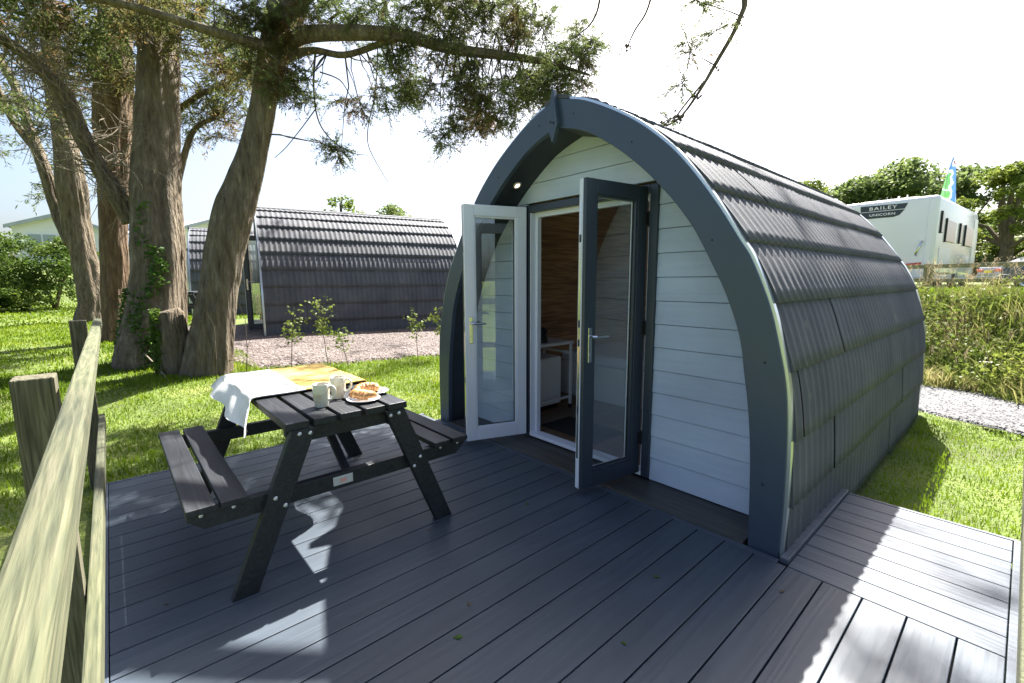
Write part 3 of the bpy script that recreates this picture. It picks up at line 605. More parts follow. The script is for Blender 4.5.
# ------------------------------------------------------------------ picnic table
def make_table():
    t = thing('picnic_table', '', 'picnic table', (-2.78, -1.512, 0))
    hx = .645
    top = MB()
    for k in range(5):
        y0 = -.311 + k * .1265; top.box(-.665, .665, y0, y0 + .105, .712, .748)
    top.build('tabletop', 'blackwood', t, bevel=.004)
    for s in (-1, 1):
        b = MB()
        for k in range(2):
            a = .475 + k * .124; y0, y1 = (a, a + .105); y0, y1 = (y0, y1) if s > 0 else (-y1, -y0)
            b.box(-.655, .655, y0, y1, .432, .462)
        b.build('bench_seat', 'blackwood', t, bevel=.004)
    for sx in (-1, 1):
        xo = sx * .60
        for s in (-1, 1):
            x0, x1 = (xo + .022, xo + .064) if sx > 0 else (xo - .064, xo - .022)
            l = MB(); l.prism([(s * .175, .711), (s * .285, .711), (s * .573, 0), (s * .468, 0)], 'x', x0, x1)
            l.build('leg', 'blackwood', t, bevel=.003)
            for (y, z) in ((s * .252, .69), (s * .205, .685), (s * .372, .415), (s * .333, .370)):
                q = MB(); xs = x1 if sx > 0 else x0
                q.lathe([(.011, 0), (.010, sx * .004), (.005, sx * .007), (0, sx * .0075)], (xs, y, z), 10, axis='x'); q.build('bolt', 'galv', t, smooth=True)
        x0, x1 = xo - .022, xo + .0215
        b = MB(); b.prism([(-.70, .4315), (.70, .4315), (.70, .402), (.64, .352), (-.64, .352), (-.70, .402)], 'x', x0, x1); b.build('seat_beam', 'blackwood', t, bevel=.003)
        b = MB(); b.prism([(-.30, .7115), (.30, .7115), (.30, .67), (.27, .635), (-.27, .635), (-.30, .67)], 'x', x0, x1); b.build('top_beam', 'blackwood', t, bevel=.003)
        for s in (-1, 1):
            for yy in (.53, .65):
                q = MB(); xs = xo + (.0216 if sx > 0 else -.0221)
                q.lathe([(.009, 0), (.008, sx * .003), (0, sx * .005)], (xs, s * yy, .415), 8, axis='x'); q.build('bolt', 'galv', t)
    b = MB(); b.prism([(-.575, .352 + .04), (-.54, .352 + .04), (-.06, .711), (-.10, .711)], 'y', -.02, .02)
    b.prism([(.575, .392), (.54, .392), (.06, .711), (.10, .711)], 'y', -.02, .02); b.build('brace', 'blackwood', t)
    pq = MB(); pq.box(.624, .6265, -.10, -.0, .372, .418); po = pq.build('plaque', 'plaque', t, bevel=.001)
    q = MB(); q.box(.6267, .6275, -.066, -.034, .384, .404); q.build('print', 'pink', po)
    return t
tb = make_table(); tag(tb, 'black picnic table laid for breakfast on the grey deck', 'picnic table', 'black picnic tables')
tb2 = copy_tree(tb); tb2.location = (-13.6, -1.0, .41); tb2.rotation_euler.z = R(-15)
tag(tb2, 'far black picnic table half hidden between the ivy trunk and the leaning trunk', 'picnic table', 'black picnic tables')

# blanket over the far end of the table
def blanket():
    bl = thing('blanket', 'folded wool blanket, half cream half ochre, draped over the picnic table end', 'blanket', (-3.10, -1.512, .75))
    # cross profile (y, z): hang, over the top, hang
    P = catmull([(-.40, -.175), (-.375, -.10), (-.345, -.035), (-.325, .004), (-.29, .010), (-.15, .008), (0, .008), (.15, .008), (.29, .010), (.33, .002), (.345, -.05), (.35, -.11), (.352, -.15)], 7)
    n = len(P); W = 26; V = []
    for th in (0, 1):
        for i, (y, z) in enumerate(P):
            t = i / (n - 1); hang = max(0, -z / .17)
            xn = .40 + .05 * (1 - t) - .03 * t + (.16 * hang if y < 0 else 0); xf = -.42 - .02 * t - (.10 * hang if y < 0 else .02 * hang)
            for k in range(W):
                u = k / (W - 1); hs = (.42 + .36 * u) if (y < 0 and z < 0) else 1; x = xf + (xn - xf) * u + .010 * math.sin(7 * t + 3)
                w = .020 * math.sin(u * 15 + 1) * hang + .003 * math.sin(u * 9 + t * 11) + .0015 * math.sin(23 * u + 31 * t)
                dy = w if hang > .02 else 0; dz = abs(w) * .7 if hang <= .02 else 0
                zz = z * hs + dz
                if x < -.40 and hang <= .02: zz -= (-.40 - x) * 1.2
                s = .007 * th
                V.append((x, y + dy - (s * (hang > .3) * (1 if y < 0 else -1)), zz + s * (hang <= .3)))
    V = np.array(V); F = []; mi = []
    for th in (0, 1):
        o = th * n * W
        for i in range(n - 1):
            for k in range(W - 1):
                a = o + i * W + k; q = (a, a + 1, a + W + 1, a + W); F.append(q if th else q[::-1]); mi.append(0)
    for i in range(n - 1):
        for k in (0, W - 1):
            a = i * W + k; b = a + n * W; F.append((a, a + W, b + W, b))
    for k in range(W - 1):
        for i in (0, n - 1):
            a = i * W + k; b = a + n * W; F.append((a, b, b + 1, a + 1))
    F = np.array(F); cy = V[F].mean(1)[:, 1]
    for nm, mt, sel in (('cream_half', 'blanketw', cy < -.045), ('ochre_half', 'blankety', cy >= -.045)):
        f = F[sel]; u, inv = np.unique(f, return_inverse=True); np_obj(nm, V[u], inv.reshape(f.shape), mt, bl, smooth=True)
    for (ye, zz, x0, x1, mt, nm) in ((.352, -.15, -.44, .36, 'blankety', 'ochre_fringe'),):
        m = MB(); x = x0
        while x < x1:
            u = (x - x0) / (x1 - x0); dz = .0
            a = Vector((x, ye, (zz + .015) * ((.42 + .36 * u) if ye < 0 else 1) - .01)); m.tube([a, a + Vector((random.uniform(-.006, .006), random.uniform(-.006, .006), -.025)), a + Vector((random.uniform(-.012, .012), random.uniform(-.01, .01), -.055))], [.003, .0035, .002], 4)
            x += .017
        if ye > 0: m.build(nm, mt, bl)
    return bl
blanket()

def mug(name, label, loc, rz):
    g = thing(name, label, 'mug', loc, rz, 'breakfast mugs')
    m = MB(); m.lathe([(0, .006), (.027, .006), (.027, 0), (.031, 0), (.033, .004), (.040, .05), (.042, .118), (.0415, .120), (.0385, .119), (.0365, .05), (.029, .012), (0, .010)], seg=32); m.build('cup', 'mug', g, smooth=True)
    m = MB(); m.tube(catmull([(.036, 0, .100), (.055, 0, .108), (.072, 0, .092), (.070, 0, .062), (.052, 0, .040), (.036, 0, .036)], 5), .0062, 8); m.build('handle', 'mug', g, smooth=True)
mug('mug', 'cream glazed mug nearer the table edge, beside the plate', (-2.315, -1.592, .748), R(48))
mug('mug', 'cream glazed mug set further back, next to the blanket', (-2.43, -1.462, .748), R(50))
def plate(label, loc, rz, kind):
    g = thing('plate', label, 'plate', loc, rz, 'small white plates'); k = 1.0
    m = MB(); m.lathe([(0, .004), (.045, .004), (.050, 0), (.056, .001), (.084, .013), (.088, .016), (.087, .018), (.083, .017), (.055, .006), (0, .006)], seg=40); m.build('dish', 'stone', g, smooth=True)
def pastry(label, loc, rz, n, sc):
    m = MB(); rr = random.Random(n)
    if n == 1:    # croissant: crescent of rolled ridges
        pts = []; rad = []
        for i in range(41):
            t = i / 40; a = R(-120 + 240 * t); pts.append((.040 * math.sin(a) * 1.15, .030 * math.cos(a) - .005, .020)); base = .008 + .019 * math.sin(math.pi * t) ** .7
            rad.append(base * (1 + .16 * abs(math.sin(t * math.pi * 7))))
        m.tube(pts, rad, 14)
    else:         # folded twist of flaky dough
        for j in range(5):
            x = -.045 + j * .0225; pts = []; rad = []
            for i in range(13):
                t = i / 12; pts.append((x + .018 * t - .01, -.034 + .068 * t, .014 + .016 * math.sin(math.pi * t))); rad.append(.006 + .0135 * math.sin(math.pi * t) ** .6)
            m.tube(pts, rad, 10)
    o = m.build('pastry', 'pastry', None, smooth=True, loc=loc, rotz=rz); o.scale = (sc, sc, sc)
    md = o.modifiers.new('sub', 'SUBSURF'); md.levels = 1; md.render_levels = 1
    tag(o, label, 'pastry')
plate('white plate closer to the table edge carrying the plaited pastry', (-2.275, -1.385, .748), 0, 0)
plate('white plate further back carrying the croissant and a paper napkin', (-2.40, -1.275, .748), 0, 1)
pastry('flaky plaited golden pastry on the nearer white plate', (-2.28, -1.385, .754), R(20), 0, 1.15)
pastry('small golden croissant on the further white plate', (-2.42, -1.30, .754), R(70), 1, 1.1)
m = MB(); m.add([(0, 0, 0), (.05, .01, .004), (.045, .05, .018), (.0, .045, .006), (.02, .02, .030), (.03, .035, .022)], [(0, 1, 4), (1, 2, 5), (1, 5, 4), (2, 3, 5), (3, 0, 4), (3, 4, 5)])
o = m.build('napkin', 'stone', None, loc=(-2.365, -1.262, .757)); o.modifiers.new('s', 'SOLIDIFY').thickness = .002
tag(o, 'crumpled white napkin at the rim of the plate with the croissant', 'napkin')

# ------------------------------------------------------------------ deck fences
def post(par, x, y, z0, z1, w=.12):
    m = MB(); m.box(x - w / 2, x + w / 2, y - w / 2, y + w / 2, z0, z1)
    return m.build('post', 'postwood', par, bevel=.004)
fn = thing('deck_fence', 'green stained timber fence with its top rail running away along the left', 'fence')
for x in (-1.775, -4.30): post(fn, x, -2.546, -.25, 1.128, .088)
MB().box(-4.26, .9, -2.462, -2.4205, 1.086, 1.140).build('top_rail', 'fence', fn, bevel=.006)
MB().box(-4.20, .9, -2.4975, -2.4635, .385, .470).build('middle_rail', 'fence', fn, bevel=.006)
post(fn, .72, -2.546, -.25, 1.128, .088)
f2 = thing('deck_fence', 'green stained timber fence barely showing at the right edge of the side deck', 'fence')
for y in (1.26, -1.6): post(f2, .221, y, -.25, 1.10, .10)
MB().box(.1265, .168, -1.6, 1.30, .385, .470).build('middle_rail', 'fence', f2, bevel=.006)
MB().box(.150, .192, -1.6, 1.30, 1.04, 1.13).build('top_rail', 'fence', f2, bevel=.006)
# ------------------------------------------------------------------ ground
def ground():
    ax = np.concatenate([np.linspace(-400, -60, 18)[:-1], np.linspace(-60, -16, 45)[:-1], np.linspace(-16, 6, 111)[:-1], np.linspace(6, 60, 28)[:-1], np.linspace(60, 400, 18)])
    ay = np.concatenate([np.linspace(-400, -40, 18)[:-1], np.linspace(-40, -8, 33)[:-1], np.linspace(-8, 20, 141)[:-1], np.linspace(20, 70, 26)[:-1], np.linspace(70, 600, 22)])
    X, Y = np.meshgrid(ax, ay, indexing='ij'); Z = hgt(X, Y)
    inside = (X > -3.95) & (X < .1) & (Y > -2.4) & (Y < 4.2); Z = np.where(inside, Z - .12, Z)
    V = np.stack([X, Y, Z], -1).reshape(-1, 3); nx, ny = X.shape
    i, j = np.meshgrid(np.arange(nx - 1), np.arange(ny - 1), indexing='ij'); a = i * ny + j
    F = np.stack([a, a + ny, a + ny + 1, a + 1], -1).reshape(-1, 4)
    return np_obj('ground', V, F, 'ground', None, smooth=True)
tag(ground(), kind='structure')
def drape(name, xf, nu, nv, m, dz=.02):
    U, W = np.meshgrid(np.linspace(0, 1, nu), np.linspace(0, 1, nv), indexing='ij'); X, Y = xf(U, W)
    V = np.stack([X, Y, hgt(X, Y) + dz * np.clip(np.minimum(np.minimum(U, 1 - U), np.minimum(W, 1 - W)) * 30, -.5, 1)], -1).reshape(-1, 3)
    i, j = np.meshgrid(np.arange(nu - 1), np.arange(nv - 1), indexing='ij'); a = i * nv + j
    return tag(np_obj(name, V, np.stack([a, a + nv, a + nv + 1, a + 1], -1).reshape(-1, 4), m, None, smooth=True), kind='structure')
# gravel path between lawn and bank: t along (.89,-.455), s across
def pathxy(U, W):
    t = -9 + 16 * U; s = 3.72 + .05 * np.sin(t * 2.3) + .04 * np.sin(t * 6.1) + (1.55 + .07 * np.sin(t * 1.7 + 1)) * W
    return t * .89 + s * .455, -t * .455 + s * .89
drape('gravel_path', pathxy, 160, 24, 'gravel', .02)
def yardxy(U, W):
    y = -1.35 + 9 * U; xn = -7.10 + .19 * (y + 1.2) + .07 * np.sin(y * 3) + .05 * np.sin(y * 7.3) - 1.2 * np.clip((-.9 - y) * 2.5, 0, 1)
    return xn - (5.2 - .3 * np.sin(y)) * W, y - 0 * W
drape('gravel_yard', yardxy, 120, 70, 'pinkgravel', .02)
def in_path(x, y): s = .455 * x + .89 * y; t = .89 * x - .455 * y; return (s > 3.76 + .05 * np.sin(t * 2.3)) & (s < 5.22) & (t > -9)
def in_yard(x, y): return (y > -1.2) & (y < 7) & (x < -7.14 + .19 * (y + 1.2) + .07 * np.sin(y * 3)) & (x > -12.2) & ((y > -.85) | (x < -8.4))
def in_deck(x, y): return ((x > -4.09) & (x < .18) & (y > -2.53) & (y < .03)) | ((x > -3.84) & (x < -.59) & (y >= 0) & (y < 4.42)) | ((x > -.65) & (x < .18) & (y >= 0) & (y < 1.19))

def blades(n, xr, yr, hh, ww, keep, lean=.35, clump=True, zfun=hgt):
    x = RNG.uniform(*xr, n); y = RNG.uniform(*yr, n); k = keep(x, y); x, y = x[k], y[k]; n = len(x)
    z = zfun(x, y) - .01
    cl = .65 + .7 * (.5 + .5 * np.sin(x * 3.1 + 2 * np.sin(y * 2.7)) * np.sin(y * 3.7 + 1.5 * np.sin(x * 2.2)))
    h = RNG.uniform(hh[0], hh[1], n) * (cl if clump else 1); w = RNG.uniform(ww[0], ww[1], n); a = RNG.uniform(0, 2 * np.pi, n)
    dx, dy = np.cos(a), np.sin(a); b = RNG.uniform(0, 2 * np.pi, n); ln = RNG.uniform(0, lean, n) * h * 1.6
    P0 = np.stack([x - dx * w, y - dy * w, z], 1); P1 = np.stack([x + dx * w, y + dy * w, z], 1)
    mx = np.stack([x + np.cos(b) * ln * .35, y + np.sin(b) * ln * .35, z + h * .62], 1); dd = np.stack([dx * w * .7, dy * w * .7, 0 * w], 1)
    T = np.stack([x + np.cos(b) * ln, y + np.sin(b) * ln, z + h], 1)
    V = np.stack([P0, P1, mx + dd, mx - dd, T], 1).reshape(-1, 3); o = np.arange(n)[:, None] * 5
    F = np.concatenate([o + [0, 1, 2], o + [0, 2, 3], o + [3, 2, 4]])
    return V, F
def join(parts):
    V = []; F = []; o = 0
    for v, f in parts: V.append(v); F.append(f + o); o += len(v)
    return np.concatenate(V), np.concatenate(F)
# lawns
sfun = lambda x, y: .455 * x + .89 * y
G = [blades(46000, (-1.2, 3.2), (.6, 5.6), (.018, .040), (.0028, .0045), lambda x, y: ~in_deck(x, y) & ~in_path(x, y) & (sfun(x, y) < 3.9)),
     blades(70000, (-8.2, -3.9), (-4.2, 3.0), (.025, .062), (.003, .0055), lambda x, y: ~in_deck(x, y) & ~in_yard(x, y)),
     blades(42000, (-15, -6.9), (-7.5, -.3), (.03, .07), (.006, .010), lambda x, y: ~in_yard(x, y)),
     blades(26000, (-30, -14), (-12, 1), (.04, .08), (.014, .022), lambda x, y: ~in_yard(x, y)),
     blades(9000, (-6.9, -3.6), (.0, 6), (.03, .07), (.004, .007), lambda x, y: ~in_deck(x, y) & ~in_yard(x, y) & (sfun(x, y) < 3.8)),
     blades(20000, (-3, 4), (7.5, 22), (.04, .10), (.010, .018), lambda x, y: sfun(x, y) > 6.9)]
V, F = join(G); tag(np_obj('lawn_grass', V, F, 'grass'), 'short mown bright green grass of the lawns around the deck', 'grass', kind='stuff')
# rough grown bank behind the path
def bank_keep(x, y): s = sfun(x, y) + .12 * np.sin(x * 5) ; return (s > 5.15) & (s < 7.0)
G = [blades(60000, (-4.0, 4.0), (3.6, 10.5), (.08, .34), (.004, .009), bank_keep, .95)]
V, F = join(G); tag(np_obj('bank_weeds', V, F, 'weeds'), 'tall tangled weeds and grass covering the bank behind the gravel path', 'weeds', kind='stuff')
def plumes():
    m = MB(); n = 0
    while n < 600:
        x = random.uniform(-3.2, 2.2); y = random.uniform(4.5, 10.5); s = .455 * x + .89 * y
        if not 5.4 < s < 7.3 or (s < 6.5 and random.random() < .6): continue
        n += 1; z = H(x, y); h = random.uniform(.35, .62); a = random.uniform(0, 6.28); l = random.uniform(.02, .2)
        tip = Vector((x + math.cos(a) * l, y + math.sin(a) * l, z + h)); mid = Vector((x + math.cos(a) * l * .3, y + math.sin(a) * l * .3, z + h * .6))
        m.tube([(x, y, z), mid, tip], [.0025, .002, .0012], 3, cap=False)
        for k in range(9):
            p = tip - Vector((0, 0, .014 * k)); b = random.uniform(0, 6.28); q = Vector((math.cos(b) * .022, math.sin(b) * .022, .018))
            m.add([p, p + q + Vector((.005, 0, 0)), p + q * 1.4], [(0, 1, 2)])
    tag(m.build('dry_grass_heads', 'straw'), 'pale dry seed heads standing above the weeds along the rail fence', 'grass', kind='stuff')
    m = MB()
    for _ in range(10):
        while True:
            x = random.uniform(-1.8, 1.6); y = random.uniform(4.6, 9); s = .455 * x + .89 * y
            if 5.35 < s < 6.9: break
        z = H(x, y) + random.uniform(.22, .42); c = Vector((x, y, z)); m.tube([(x, y, z - .35), c], .003, 3, cap=False)
        for k in range(26):
            a = random.uniform(0, 6.28); r = .065 * math.sqrt(random.random()); p = c + Vector((r * math.cos(a), r * math.sin(a), random.uniform(0, .012)))
            m.add([p, p + Vector((.014, 0, .004)), p + Vector((.004, .014, .002))], [(0, 1, 2)])
    tag(m.build('flowering_weeds', 'umbel'), 'flat cream flower heads scattered through the bank weeds', 'flowers', kind='stuff')
plumes()
def brambles():
    # broad leaves among the bank grass
    n = 60000; x = RNG.uniform(-4, 3.5, n); y = RNG.uniform(3.8, 10.2, n); s = sfun(x, y); k = (s > 5.25) & (s < 6.95); x, y = x[k], y[k]; n = len(x)
    lump = .5 + .5 * np.sin(x * 2.9 + 1) * np.sin(y * 3.3)
    z = hgt(x, y) + RNG.uniform(.05, 1, n) * (.12 + .36 * lump)
    return leaves(np.stack([x, y, z], 1), (.03, .075))
def leaves(C, size, up=.3):
    """one small folded quad per centre, random orientation"""
    n = len(C); a = RNG.normal(size=(n, 3)); a[:, 2] *= .6; a /= np.linalg.norm(a, axis=1)[:, None]
    r = RNG.normal(size=(n, 3)); r[:, 2] += up; b = np.cross(a, r); b /= np.linalg.norm(b, axis=1)[:, None]
    s = RNG.uniform(size[0], size[1], n)[:, None]; w = s * RNG.uniform(.28, .45, n)[:, None]
    V = np.stack([C - a * s * .5, C + b * w, C + a * s * .5, C - b * w], 1).reshape(-1, 3); o = np.arange(n)[:, None] * 4
    return V, np.concatenate([o + [0, 1, 2], o + [0, 2, 3]])
V, F = brambles(); tag(np_obj('bank_brambles', V, F, 'leafB'), 'leafy brambles and nettles growing through the bank', 'weeds', kind='stuff')
# loose stones
def stones(n, xy, size, m, name, label):
    X, Y = xy(n); k = len(X); s = RNG.uniform(size[0], size[1], k)[:, None]; C = np.stack([X, Y, hgt(X, Y) + .018], 1)
    o = np.array([(1, 0, 0), (-1, 0, 0), (0, 1, 0), (0, -1, 0), (0, 0, .6), (0, 0, -.6)], float)
    V = C[:, None, :] + o[None] * s[:, None] * RNG.uniform(.6, 1.2, (k, 6, 1)); V = V.reshape(-1, 3)
    f = np.array([(0, 2, 4), (2, 1, 4), (1, 3, 4), (3, 0, 4), (2, 0, 5), (1, 2, 5), (3, 1, 5), (0, 3, 5)])
    F = (np.arange(k)[:, None, None] * 6 + f[None]).reshape(-1, 3); tag(np_obj(name, V, F, m), label, 'gravel', kind='stuff')
def pxy(n):
    t = RNG.uniform(-3.6, .5, n); s = RNG.uniform(3.70, 5.35, n); return t * .89 + s * .455, -t * .455 + s * .89
stones(9000, pxy, (.006, .019), 'gravel', 'path_chippings', 'loose grey chippings on the path between lawn and bank')
def yxy(n):
    U = RNG.uniform(.01, .7, n); W = RNG.uniform(0, .5, n); return yardxy(U, W)
stones(9000, yxy, (.008, .022), 'pinkgravel', 'yard_gravel', 'loose pink gravel in front of the second pod')
# ------------------------------------------------------------------ trees
def rough_tube(mb, P, seg=22, sub=6, ridge=.10, ph=0.0):
    P = np.array(P); big = ridge > 0 and P[0][3] > .1
    c = catmull(P, sub * (3 if big else 1)); seg = 44 if big else seg
    r = np.maximum(c[:, 3], .002)
    from mathutils import noise
    def rf(th, i, p):
        z = p.z
        k = 0
        if big:
            q = Vector((math.cos(th) * 3.2 + ph, math.sin(th) * 3.2, z * .55)); q2 = Vector((math.cos(th) * 9 + ph, math.sin(th) * 9, z * 1.6))
            k = .16 * noise.noise(q) - .10 * abs(noise.noise(q2)) + .05 * noise.noise(q2 * 2.3) + .05 * noise.noise(Vector((z * 2.2, th, ph)))
        return 1 + k + ridge * .6 * (.55 * math.sin(3 * th + ph + .5 * math.sin(z * .9)) + .35 * math.sin(7 * th + 1.1 * z + ph * 2) + .25 * math.sin(13 * th - .8 * z)) + ridge * .4 * math.sin(z * 2.1 + th * 2 + ph)
    mb.tube([tuple(q[:3]) for q in c], list(r), seg, ridge=rf if ridge else None)
def sprays(clumps, ntw, nl, size, spread=1.0, droop=-.35, tw_r=.004):
    """hanging sprays: every clump holds ntw twigs, each with nl leaf slivers on both sides"""
    C = []; Dm = []
    for (x, y, z, rx, rz, dd, n) in clumps:
        ang = RNG.uniform(0, 2 * np.pi, n); rad = np.sqrt(RNG.uniform(0, 1, n)); u = np.cos(ang) * rad * rx; w = np.sin(ang) * rad * rz; d = RNG.normal(0, dd * .6, n)
        # view-independent frame: rx spreads along the branch direction in plan, dd across it
        C.append(np.stack([x + u * RIGHT[0] + d * FWD[0], y + u * RIGHT[1] + d * FWD[1], z + w], 1))
    C = np.concatenate(C); n = len(C)
    P = np.repeat(C, ntw, 0); d = RNG.normal(size=(len(P), 3)); d[:, 2] = d[:, 2] * .6 + droop; d /= np.linalg.norm(d, axis=1)[:, None]
    L = RNG.uniform(.5, 1.0, len(P))[:, None] * spread
    tips = P + d * L; bend = np.zeros_like(P); bend[:, 2] = -.18 * L[:, 0] * (1 + 0 * L[:, 0])
    t = np.linspace(.12, 1, nl); Q = P[:, None] + (d * L)[:, None] * t[None, :, None] + bend[:, None] * (t ** 2)[None, :, None]
    Q = Q.reshape(-1, 3); D = np.repeat(d, nl, 0); k = len(Q)
    r = RNG.normal(size=(k, 3)); r -= D * (r * D).sum(1)[:, None]; r /= np.linalg.norm(r, axis=1)[:, None]
    a = D * .75 + r * .75; a /= np.linalg.norm(a, axis=1)[:, None]; b = np.cross(a, RNG.normal(size=(k, 3))); b /= np.linalg.norm(b, axis=1)[:, None]
    s = RNG.uniform(size * .6, size * 1.3, k)[:, None]
    V = np.stack([Q - b * s * .09, Q + a * s * .6 + b * s * .13, Q + a * s * 1.25, Q + a * s * .55 - b * s * .13], 1).reshape(-1, 3); o = np.arange(k)[:, None] * 4
    F = np.concatenate([o + [0, 1, 2], o + [0, 2, 3]])
    # twigs as thin crossed slivers
    m = len(P); bb = np.cross(d, RNG.normal(size=(m, 3))); bb /= np.linalg.norm(bb, axis=1)[:, None]; cc = np.cross(d, bb)
    Pm = P + d * L * .55 + bend * .3; Pe = P + d * L + bend; TV = []; TF = []; 
    tv = np.stack([P + bb * tw_r, P - bb * tw_r * .5 + cc * tw_r, P - bb * tw_r * .5 - cc * tw_r, Pm + bb * tw_r * .7, Pm - bb * tw_r * .35 + cc * tw_r * .7, Pm - bb * tw_r * .35 - cc * tw_r * .7, Pe], 1).reshape(-1, 3)
    o = np.arange(m)[:, None] * 7; tf = np.concatenate([o + q for q in ([0, 1, 4], [0, 4, 3], [1, 2, 5], [1, 5, 4], [2, 0, 3], [2, 3, 5], [3, 4, 6], [4, 5, 6], [5, 3, 6])])
    return V, F, tv, tf, C
def add_foliage(tree, clumps, limbs, m, ntw=7, nl=16, size=.07, spread=.34, droop=-.35):
    V, F, tv, tf, C = sprays(clumps, ntw, nl, size, spread, droop)
    mb = nearest_limb_twigs(C, limbs); T = []
    for f in mb.f: T += [(f[0], f[1], f[2]), (f[0], f[2], f[3])] if len(f) == 4 else [f]
    VV, FF = join([(V, F), (tv, tf), (np.array(mb.v), np.array(T))])
    return np_obj('foliage', VV, FF, [m, 'twig'], tree, mi=np.r_[np.zeros(len(F)), np.ones(len(FF) - len(F))])
def limb_obj(tree, names, mt='bark', seg=14, ridge=.08, nm='branch'):
    for k in names:
        mb = MB(); p = PATHS[k]; thin = p[0][3] < .04
        rough_tube(mb, p, 6 if thin else seg, 5, 0 if thin else ridge, len(k) * 1.7 + p[0][0]); mb.build(nm, 'twig' if thin else mt, tree, smooth=True)
def nearest_limb_twigs(C, limbs, r0=.012, every=2):
    """carrying twigs: from each clump back to the nearest point of a limb, slightly sagging"""
    L = np.concatenate([catmull(PATHS[k], 6) for k in limbs]); mb = MB()
    for c in C[::every]:
        d = np.linalg.norm(L[:, :3] - c, axis=1); j = int(np.argmin(d)); a = L[j, :3]
        if d[j] > 2.6 or d[j] < .05: continue
        mid = (a + c) / 2 + RNG.normal(0, .06 * d[j], 3); q1 = a * .72 + c * .28 + RNG.normal(0, .05 * d[j], 3); rr = min(r0, .006 + .006 * d[j])
        mb.tube([a, q1, mid, c], [rr, rr * .8, rr * .55, rr * .3], 5, cap=False)
    return mb
def tree(label, trunk, limbs, clumps, m, bark='bark', seg=26, ntw=7, nl=16, size=.07, spread=.34, group='cypress trees on the lawn', extra_trunks=(), droop=-.35):
    P0 = PATHS[trunk][0]; t = thing('cypress_tree', label, 'tree', (0, 0, 0), 0, group)
    mb = MB(); pp = [list(q) for q in PATHS[trunk]]; b = pp[0]; g = H(b[0], b[1]) - .12
    pp = [(b[0], b[1], g, b[3] * 1.12), (b[0], b[1], g + .22, b[3])] + [tuple(q) for q in pp if q[2] > g + .45]; rough_tube(mb, pp, seg, 7, .10, P0[0])
    for e in extra_trunks:
        q = PATHS[e]; g = H(q[0][0], q[0][1]) - .12; q = [(q[0][0], q[0][1], g, q[0][3] * 1.1)] + [k for k in q if k[2] > g + .3]; rough_tube(mb, q, seg, 7, .10, q[0][0] + 2)
    mb.build('trunk', bark, t, smooth=True)
    limb_obj(t, limbs, bark)
    if clumps:
        add_foliage(t, clumps, [trunk] + [k for k in limbs if PATHS[k][0][3] > .04 or k == 'R3b'], m, ntw, nl, size, spread, droop)
    return t
def over(cx, cy, cz, rx, rz, dd, n): return (cx, cy, cz, rx, rz, dd, n)
nearC = CLUMPS['near']; backC = CLUMPS['back']
hi2 = [over(-6.4, 2.2, 7.4, 1.0, .5, .7, 3), over(-4.9, 5.2, 9.0, 1.3, .6, 1.0, 4), over(-7.2, 1.0, 9.5, 1.6, .9, 1.3, 7), over(-3.6, 6.9, 10.2, 1.4, .6, 1.0, 7), over(-6.8, 4.6, 9.0, 1.6, .7, 1.2, 8), over(-3.3, 8.2, 10.4, 1.0, .4, .7, 8), over(-3.2, 7.4, 10.1, .7, .4, .5, 5), over(-10.6, 6.8, 9.6, 2.2, .6, 1.4, 26), over(-9.4, 4.4, 9.6, 1.6, .6, 1.2, 8)]
t2 = tree('tall cypress with a leaning grey trunk, boughs of foliage reaching over the near pod', 'T2', ['R1', 'R2', 'R3', 'R3b', 'R4', 'H1', 'H2', 'H3', 'H4', 'H5', 'H6', 'B2'], nearC + hi2, 'cypress', ntw=10, nl=28, size=.040, spread=.30)
for (x, y, z, r) in [PATHS['R3'][i] for i in (6, 7, 8, 9, 10)] + [PATHS['R4'][4], PATHS['R3b'][2]]:
    cones = MB()
    for k in range(13):
        c = Vector((x, y, z)) + Vector([random.gauss(0, .026) for _ in range(3)]); s = random.uniform(.012, .020)
        cones.add([c + Vector(q) * s for q in ((1, 0, 0), (-1, 0, 0), (0, 1, 0), (0, -1, 0), (0, 0, 1), (0, 0, -1))], [(0, 2, 4), (2, 1, 4), (1, 3, 4), (3, 0, 4), (2, 0, 5), (1, 2, 5), (3, 1, 5), (0, 3, 5)])
    cones.build('cone_cluster', 'twig', t2)
hi1 = [over(-9, 1.2, 9.0, 1.8, 1.0, 1.5, 7), over(-8.0, 3.6, 10.5, 1.8, .8, 1.6, 7)]
t1 = tree('thickest cypress, its deeply furrowed trunk climbed by ivy', 'T1', ['B1', 'S2'], [c for i, c in enumerate(backC) if i in (1, 3, 4)] + hi1, 'cypressb', extra_trunks=('T1b',), ntw=8, nl=18, size=.06, spread=.40)
hi3 = [over(-12, 2.2, 10.5, 2.2, 1.0, 1.6, 4)]
t3 = tree('straight brown-barked cypress standing behind the far end of the deck fence', 'T3', ['S1'], [c for i, c in enumerate(backC) if i in (2, 9, 10)] + hi3, 'cypressb', 'barkb', ntw=8, nl=16, size=.07, spread=.45)
hi4 = [over(-17, 1.5, 11, 2.4, 1.0, 1.8, 7)]
t4 = tree('farthest pale cypress whose trunk forks low beside the hedge', 'T4', ['T4b', 'T4c'], [c for i, c in enumerate(backC) if i in (0, 5, 6, 7, 8)] + hi4, 'cypress', ntw=7, nl=12, size=.12, spread=.6)
